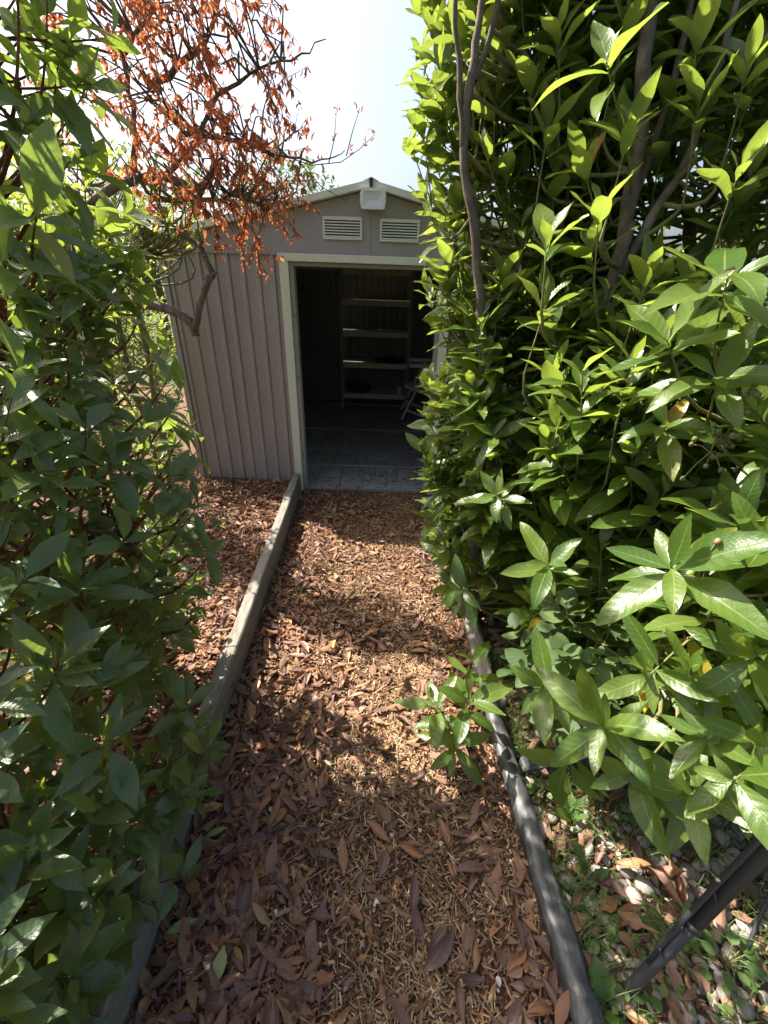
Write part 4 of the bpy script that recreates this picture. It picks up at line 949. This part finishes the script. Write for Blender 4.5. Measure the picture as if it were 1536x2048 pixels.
tdefs = [('small dark green tree behind the left slope of the shed roof', (-2.2, 10.5, 0), [((-2.2, 10.4, 2.9), (1.2, 1.1, 1.0), 160), ((-2.6, 10.3, 2.3), (1.0, 1, .9), 90)], .16),
         ('broad dark tree behind the rust-red crown', (-6.0, 12.0, 0), [((-6.0, 12, 2.6), (2.3, 1.6, 1.7), 200), ((-7.5, 11.5, 1.8), (1.8, 1.5, 1.5), 120)], .2),
         ('wide tree far behind the right hedge', (6.5, 9.5, 0), [((6.4, 9.5, 1.9), (2.4, 1.6, 1.5), 180), ((8.0, 8.0, 1.6), (1.8, 1.5, 1.4), 110)], .2)]
for lab, base, blobs, ll in tdefs: back_shrub('broadleaf_tree', lab, 'tree', base, blobs, 'far', ll, 40, 'trees behind the shed', tr=.12)
back_shrub('wall_shrub', 'green shrub growing against the left side wall of the shed', 'shrub', (-2.0, 3.6, .085), [((-1.98, 3.55, .8), (.38, .6, .8), 170), ((-2.0, 3.5, 1.5), (.36, .5, .35), 60)], 'fresh', .06, 60)
back_shrub('garden_hedge_shrub', 'dense green shrub at the far left of the raised bed', 'shrub', (-3.2, .9, .085), [((-3.1, .9, 1.0), (.7, .9, .95), 150), ((-3.1, -.3, 1.0), (.7, .7, .95), 70)], 'far', .1, 60)

# ------------------------------------------------------------------ litter: chips, fallen leaves, pebbles
class Litter:
    def __init__(s, parent, sp, name): s.o = parent; s.sp = SP[sp]; s.T = []; s.var = []; s.keep = 300; s.tw = None; s.lname = name; s.stuff = 'leaf_litter'
    leaf = Plant.leaf
    reject = None
def zpath(x, y): return hgt(x, y)
LP = Litter(path, 'dead', 'fallen_leaf'); plants.append(LP)
def drop(P, x, y, z, L, tilt=.45):
    a = U(0, 6.28); t = U(-tilt * .4, tilt); d = V(math.cos(a) * math.cos(t), math.sin(a) * math.cos(t), math.sin(t)); n = V(0, 0, 1 if U(0, 1) < .6 else -1) + rv(.45)
    P.leaf(V(x, y, z + U(.005, .024)), d, n, L)
def dens(x, y):
    f = (x - board_x(y)) / (edge_x(y) - board_x(y))
    k = .12 + .95 * math.exp(-((f - .12) / .25) ** 2) * interp(y, [0, 1.1, 1.6, 3], [1, 1, .55, .3]) + .55 * math.exp(-((f - 1.02) / .12) ** 2) + .25 * interp(y, [.9, 1.2, 1.6, 2.0], [0, .5, .5, .35])
    return k * (0.45 + 1.1 * max(0, noise.noise(V(x * 4, y * 4, 9)) + .45))
n = 0
while n < 2700:
    y = U(.0, 3.1) ; y = y if U(0, 1) < .75 else U(0, 1.3); x = U(board_x(y) + .01, edge_x(y))
    if U(0, 1.1) < dens(x, y): drop(LP, x, y, zpath(x, y), U(.035, .10) if y < 1.6 else U(.03, .085)); n += 1
for px, py, L in ((845, 1945, .12), (905, 1610, .10), (1010, 1700, .085), (640, 1535, .08)): p = at_z(px, py, .02); drop(LP, p.x, p.y, .012, L, .2)
for i in range(130):
    y = U(D - .06, D + .5); x = U(-.62, .32); L = U(.02, .05)
    a = U(0, 6.28); LP.leaf(V(x, y, .031), V(math.cos(a), math.sin(a), .05), V(0, 0, 1) + rv(.3), L)
PALE = Litter(path, 'pale', 'fallen_leaf'); plants.append(PALE)
for px, py in ((455, 1660), (450, 1895), (395, 1840), (670, 1150)): p = at_z(px, py, .02); drop(PALE, p.x, p.y, .018, .075, .15)
LB = Litter(bed, 'dead', 'fallen_leaf'); plants.append(LB); LB.keep = 200
for i in range(1500):
    y = U(-.2, 3.1); x = board_x(y) - .07 - abs(nr.normal()) * .55; drop(LB, x, y, .085 + hgt(x, y, .02), U(.035, .085))
LG = Litter(gravel, 'dead', 'fallen_leaf'); plants.append(LG); LG.keep = 120
for i in range(380):
    y = U(.0, 2.4); x = edge_x(y) + .09 + abs(nr.normal()) * .4; drop(LG, x, y, .012, U(.05, .12))
for px, py in ((1290, 1750), (1255, 1800), (1230, 1830), (1440, 1870), (1290, 1740)): p = at_z(px, py, .03); drop(LG, p.x, p.y, .028, .11, .3)

def box_pieces(n, posf, parent, name, mat, lf, wf, hf, tilt=.35, flat=False):
    """n small split chips as one mesh: a six-sided wedge each"""
    base = np.array([(-.5, -.5, -.5), (.5, -.45, -.5), (.42, .5, -.5), (-.5, .42, -.5), (-.42, -.5, .5), (.5, -.5, .3), (.5, .46, .5), (-.46, .5, .35)])
    q = np.array([(4, 5, 6, 7), (0, 1, 5, 4), (1, 2, 6, 5), (2, 3, 7, 6), (3, 0, 4, 7)])
    P0 = np.array([posf() for _ in range(n)])
    L = nr.uniform(*lf, n) * (1 + .6 * (nr.rand(n) < .1)); Wd = nr.uniform(*wf, n); H = nr.uniform(*hf, n)
    ya = nr.uniform(0, 6.28, n); ti = nr.normal(0, tilt, n) * .6; ro = nr.normal(0, tilt, n)
    cy_, sy_ = np.cos(ya), np.sin(ya); ct, st = np.cos(ti), np.sin(ti); cr, sr = np.cos(ro), np.sin(ro)
    v = base[None] * np.stack([L, Wd, H], 1)[:, None, :]
    x, y, z = v[..., 0], v[..., 1], v[..., 2]
    y, z = y * cr[:, None] - z * sr[:, None], y * sr[:, None] + z * cr[:, None]
    x, z = x * ct[:, None] - z * st[:, None], x * st[:, None] + z * ct[:, None]
    x, y = x * cy_[:, None] - y * sy_[:, None], x * sy_[:, None] + y * cy_[:, None]
    vs = np.stack([x, y, z], 2) + P0[:, None, :]
    fs = (q[None] + (np.arange(n) * 8)[:, None, None]).reshape(-1, 4)
    luv = np.zeros((n, 8, 3)); luv[..., 2] = nr.rand(n)[:, None]
    o = bpy.data.objects.new(name, np_mesh(name, vs.reshape(-1, 3), fs, mat, luv.reshape(-1, 3), False)); link(o, parent); o['kind'] = 'stuff'; return o
def pp_path():
    while True:
        y = U(-.1, 3.15) if U(0, 1) < .7 else U(-.1, 1.4); x = U(board_x(y), edge_x(y) + .02); return (x, y, hgt(x, y) + U(.0, .012))
box_pieces(30000, pp_path, path, 'wood_chips', M['chip'], (.010, .026), (.003, .007), (.0015, .004))
def pp_straw():
    while True:
        x, y, z = pp_path(); f = (x - board_x(y)) / (edge_x(y) - board_x(y))
        if U(0, 1) < math.exp(-((f - .66) / .24) ** 2) * (.5 + .9 * noise.noise(V(x * 3.5, y * 3.5, 4))) + .08: return (x, y, z)
box_pieces(9000, pp_straw, path, 'wood_fibres', M['straw'], (.018, .045), (.0015, .003), (.001, .0025), .25)
def pp_bed():
    y = U(-.3, 3.15); x = board_x(y) - .065 - abs(nr.normal()) * .5; return (x, y, .085 + hgt(x, y, .02) + U(0, .01))
box_pieces(12000, pp_bed, bed, 'bark_chips', M['bedchip'], (.012, .035), (.004, .012), (.002, .005))
def pp_gr():
    y = U(-.1, 2.4); x = edge_x(y) + .09 + abs(nr.normal()) * .4; return (x, y, hgt(x, y, .015) + U(-.004, .008))
box_pieces(3500, pp_gr, gravel, 'bark_chips', M['bedchip'], (.01, .03), (.003, .009), (.002, .005))
# sticks
tw = MB()
for i in range(170):
    y = U(.1, 2.9) if U(0, 1) < .5 else U(.1, 1.2); x = U(board_x(y) + .04, edge_x(y) - .02); a = U(0, 6.28); L = U(.05, .16); z = hgt(x, y) + .014
    d = V(math.cos(a), math.sin(a), U(-.05, .08)); tw.tube([V(x, y, z), V(x, y, z) + d * L * .5 + rv(.006), V(x, y, z + .004) + d * L], [U(.0012, .003), .0018, .001], 5)
o = tw.build('sticks', M['twig'], path); o['kind'] = 'stuff'
# petals
pm = [np_mesh('petal', *leaf_shape(4, .9, pr, .5, U(-1, 1), .6, 2, i)[:2], M['petal'], np.zeros((15, 3))) for i in range(3)]
for px, py in ((555, 1815), (545, 1630), (785, 1660), (850, 1658), (680, 1698), (645, 1898), (870, 1782),  (870, 2000), (1000, 1960), (765, 1800), (655, 1160), (630, 1110), (940, 1835), (880, 1690), (1030, 1845)):
    p = at_z(px + U(-8, 8), py + U(-8, 8), .025); o = bpy.data.objects.new('petal', pm[rnd.randrange(3)]); link(o, path); o.location = (p.x, p.y, .024 + hgt(p.x, p.y)); k = U(.009, .019); o.scale = (k * U(.5, 1), k, k * 1.6); o.rotation_euler = (U(-.5, .5), U(-.5, .5), U(0, 6.28))
# pebbles
def pebble_mesh(i):
    vs = []; m, k = 6, 9; r = random.Random(i)
    a, b, c = 1, r.uniform(.55, .85), r.uniform(.35, .6)
    for j in range(m):
        th = math.pi * j / (m - 1)
        for q in range(k):
            ph = 2 * math.pi * q / k; p = V(math.sin(th) * math.cos(ph), math.sin(th) * math.sin(ph), math.cos(th)); s = .5 * (1 + .22 * noise.noise(p * 1.2 + V(i * 7, 0, 0)))
            vs.append((p.x * a * s, p.y * b * s, p.z * c * s))
    fs = [((j + 1) * k + q, (j + 1) * k + (q + 1) % k, j * k + (q + 1) % k, j * k + q) for j in range(m - 1) for q in range(k)]
    return np.array(vs), np.array(fs)
PM = [pebble_mesh(i) for i in range(8)]; PMe = [np_mesh('pebble', v, f, M['pebble'], np.zeros((len(v), 3))) for v, f in PM]
spots = []
while len(spots) < 900:
    y = U(-.1, 2.0) if U(0, 1) < .4 else U(0, .75); x = edge_x(y) + .085 + U(0, 1) ** 1.3 * .75; s = U(.03, .068) if U(0, 1) < .55 else U(.015, .035)
    if all((x - a) ** 2 + (y - b) ** 2 > ((s + c) * .36) ** 2 for a, b, c in spots[-250:]): spots.append((x, y, s))
def scr(x, y, s):
    q = V(x, y, 0) - CAMP; d = q.dot(fw); u_ = 768 + FPX * q.dot(RT) / d; v_ = 1024 - FPX * q.dot(UP) / d
    return s / d if 0 < u_ < 1550 and 0 < v_ < 2070 else 0
spots.sort(key=lambda s: -scr(*s)); rest = []
for i, (x, y, s) in enumerate(spots):
    if i < 260 and scr(x, y, s) > 0:
        o = bpy.data.objects.new('pebble', PMe[i % 8]); link(o, gravel); o.location = (x, y, hgt(x, y, .015) + s * .14); o.scale = (s, s, s); o.rotation_euler = (U(-.3, .3), U(-.3, .3), U(0, 6.28))
    else: rest.append((x, y, s))
vs = []; fs = []; lu = []; off = 0
for i, (x, y, s) in enumerate(rest):
    v, f = PM[i % 8]; a = U(0, 6.28); R2 = np.array([[math.cos(a), -math.sin(a), 0], [math.sin(a), math.cos(a), 0], [0, 0, 1]])
    vs.append((v * s) @ R2.T + np.array([x, y, hgt(x, y, .015) + s * .12])); fs.append(f + off); off += len(v); l = np.zeros((len(v), 3)); l[:, 2] = U(0, 1); lu.append(l)
o = bpy.data.objects.new('small_pebbles', np_mesh('small_pebbles', np.concatenate(vs), np.concatenate(fs), M['pebble'], np.concatenate(lu))); link(o, gravel); o['kind'] = 'stuff'
# grass blades and tiny weeds among the pebbles
gv = []; gf = []; gl = []
for i in range(6500):
    y = U(.0, 1.6); x = edge_x(y) + .09 + U(0, 1) ** 1.4 * .7
    if noise.noise(V(x * 5, y * 5, 3)) < U(-.4, .3): continue
    h = U(.03, .13); a = U(0, 6.28); ln = U(.1, .9) * h; w = U(.0012, .003); z0 = hgt(x, y, .015); k = len(gv); r0 = U(0, 1)
    for t in (0, .35, .7, 1):
        cx, cy_, cz = x + math.cos(a) * ln * t * t, y + math.sin(a) * ln * t * t, z0 + h * (t - .35 * t * t); ww = w * (1 - .85 * t)
        gv += [(cx - math.sin(a) * ww, cy_ + math.cos(a) * ww, cz), (cx + math.sin(a) * ww, cy_ - math.cos(a) * ww, cz)]; gl += [(-.6, t, r0), (.6, t, r0)]
    gf += [(k + 2 * j, k + 2 * j + 1, k + 2 * j + 3, k + 2 * j + 2) for j in range(3)]
o = bpy.data.objects.new('grass', np_mesh('grass', gv, gf, M['weed'], gl)); link(o); o['kind'] = 'stuff'; tag(o, 'thin grass blades and seedlings growing between the pebbles', 'grass')
WS = Litter(gravel, 'clover', 'leaf'); WS.keep = 0; WS.stuff = 'ground_weeds'; plants.append(WS)
for i in range(1500):
    y = U(.0, 1.5); x = edge_x(y) + .09 + U(0, 1) ** 1.3 * .7
    if noise.noise(V(x * 4, y * 4, 8)) < U(-.3, .4): continue
    a = U(0, 6.28); WS.leaf(V(x, y, U(.01, .05)), V(math.cos(a), math.sin(a), U(-.1, .5)), V(0, 0, 1) + rv(.4), U(.012, .032))

# ------------------------------------------------------------------ black pole, mesh fence
p0 = at_z(1252, 1985, .02); p1 = at_d(1560, 1668, .80)
pole = thing('black_pole', 'slanting black metal pole rising out of the pebbles', 'pole', p0)
ax = (p1 - p0).normalized(); side = ax.cross(V(0, 0, 1)).normalized(); upn = side.cross(ax)
q0 = p0 - ax * .04; q1 = p0 + ax * .40; q2 = p1 + ax * .45
part(MB().tube([q0, p0, p0.lerp(p1, .5)], [.0125, .0135, .0135], 14), 'lower_tube', M['blackmetal'], pole)
j = p0.lerp(p1, .5)
part(MB().tube([j - ax * .012, j + ax * .004], [.017, .017], 14), 'collar', M['blackmetal'], pole)
part(MB().tube([j + ax * .0045, p1, q2], [.0165, .0165, .0165], 14), 'upper_tube', M['blackmetal'], pole)
o2 = (upn * .9 - side * .5).normalized() * .024
part(MB().tube([p0.lerp(p1, .22) + o2 * .75, p0.lerp(p1, .4) + o2 * 1.05, p0.lerp(p1, .6) + o2 * 1.1, p1 + o2 * 1.15, q2 + o2 * 1.15], [.004, .0055, .0055, .006, .006], 8), 'cable', M['blackmetal'], pole)
for t in (.3, .45, .66): part(MB().bar(p0.lerp(p1, t) + upn * .014, p0.lerp(p1, t + .03) + upn * .0245 - side * .008, .006, .004, bev=.0005), 'clip', M['blackmetal'], pole)
c0 = p0.lerp(p1, .74) + o2; part(MB().tube([c0, c0 + upn * .012 - side * .006], [.004, .0035], 8), 'rivet', M['petal'], pole)
st = MB(); a = at_z(1470, 1960, .0); st.tube([a, a + V(.10, .10, .10), a + V(.35, .32, .30)], [.005, .005, .005], 10); tag(st.build('black_strut', M['blackmetal']), 'thin black strut low down behind the slanting pole', 'pole')
fz = thing('wire_fence', 'black wire mesh fence behind the large laurel leaves', 'fence', (1.05, .95, 0))
fx0, fy0, fx1, fy1 = 1.02, 1.25, 1.28, .05; wires = MB()
L = math.hypot(fx1 - fx0, fy1 - fy0)
for i in range(int(L / .05) + 1):
    t = i * .05 / L; x, y = lerp(fx0, fx1, t), lerp(fy0, fy1, t); wires.tube([(x, y, .02), (x, y, .82)], .0016, 4, False)
for i in range(17):
    z = .03 + .05 * i; wires.tube([(fx0 - .0034, fy0, z), (fx1 - .0034, fy1, z)], .0016, 4, False)
part(wires, 'wire_mesh', M['blackmetal'], fz, 'stuff')
for x, y in ((fx0, fy0 + .03), (fx1, fy1 - .03)): part(MB().tube([(x, y, -.05), (x, y, .9), (x, y, .91)], [.02, .02, .012], 12), 'post', M['blackmetal'], fz)

# ------------------------------------------------------------------ which leaves show largest become objects, the rest one mesh per plant
GW, GH = 256, 342; sc = GW / 1536.0
samp = np.array([(u_ * .8, t) for t in np.linspace(.08, .95, 9) for u_ in (-.8, -.3, .3, .8)])
allp = []; cam0 = np.array(CAMP); f_, r_, u_ = np.array(fw), np.array(RT), np.array(UP)
for pi, P in enumerate(plants):
    P.T = np.array(P.T).reshape(-1, 3, 4); n = len(P.T)
    if n == 0: continue
    loc = np.stack([samp[:, 0] * .16 * np.sin(np.pi * samp[:, 1]), samp[:, 1], 0 * samp[:, 0], 0 * samp[:, 0] + 1], 1)
    w = np.einsum('nij,kj->nki', P.T, loc) - cam0
    dd = w @ f_; ok = dd > .05; dd = np.where(ok, dd, 1)
    px = (768 + FPX * (w @ r_) / dd) * sc; py = (1024 - FPX * (w @ u_) / dd) * sc
    ok &= (px >= 0) & (px < GW) & (py >= 0) & (py < GH)
    cell = np.where(ok, py.astype(int) * GW + px.astype(int), -1)
    P._c, P._d = cell, dd; allp.append(P)
zb = np.full(GW * GH, 1e9)
for P in allp:
    c = P._c.ravel(); d = P._d.ravel(); m = c >= 0; np.minimum.at(zb, c[m], d[m])
for P in allp:
    vis = (P._c >= 0) & (P._d <= zb[np.maximum(P._c, 0)] + .015)
    Ls = np.linalg.norm(P.T[:, :, 1], axis=1)
    P.score = vis.mean(1) * (Ls / P._d.mean(1)) ** 2
    order = np.argsort(-P.score); pix = Ls / P._d.mean(1) * FPX
    sel = [i for i in order[:P.keep] if P.score[i] > 0 and pix[i] >= 10]
    selset = np.zeros(len(P.T), bool); selset[sel] = True
    wl = np.array(world_loc(P.o))
    for i in sel:
        o = bpy.data.objects.new(P.lname, P.sp.meshes[P.var[i]]); COL.objects.link(o); o.parent = P.o
        m4 = Matrix([list(P.T[i, 0]), list(P.T[i, 1]), list(P.T[i, 2]), [0, 0, 0, 1]]); m4.translation -= Vector(wl); o.matrix_local = m4
    rest = np.where(~selset)[0]
    if len(rest):
        Vv = []; Ff = []; Lu = []; off = 0; var = np.array(P.var)
        for k in range(len(P.sp.var)):
            idx = rest[var[rest] == k]
            if not len(idx): continue
            big = pix[idx] > 45
            for sub, shp in ((idx[big], P.sp.var[k]), (idx[~big], P.sp.low[k])):
                if not len(sub): continue
                v, q, uv = shp; h = np.concatenate([v, np.ones((len(v), 1))], 1)
                ww = np.einsum('nij,kj->nki', P.T[sub], h) - wl; nn = len(v)
                Vv.append(ww.reshape(-1, 3)); Ff.append((q[None] + off + (np.arange(len(sub)) * nn)[:, None, None]).reshape(-1, 4)); off += nn * len(sub)
                l = np.repeat(uv[None], len(sub), 0).copy(); l[..., 2] = nr.rand(len(sub))[:, None]; Lu.append(l.reshape(-1, 3))
        nm = getattr(P, 'stuff', 'foliage')
        o = bpy.data.objects.new(nm, np_mesh(nm, np.concatenate(Vv), np.concatenate(Ff), P.sp.mat, np.concatenate(Lu))); link(o, P.o); o['kind'] = 'stuff'
    if P.tw is not None and P.tw.v:
        mt = M['treebark'] if P is TR else M['redtwig'] if P in (F1, F2, F3) else M['twigbark']
        o = P.tw.build('twigs', mt, None, 'stuff'); o.parent = P.o; o.matrix_parent_inverse = Matrix.Translation(-world_loc(P.o))
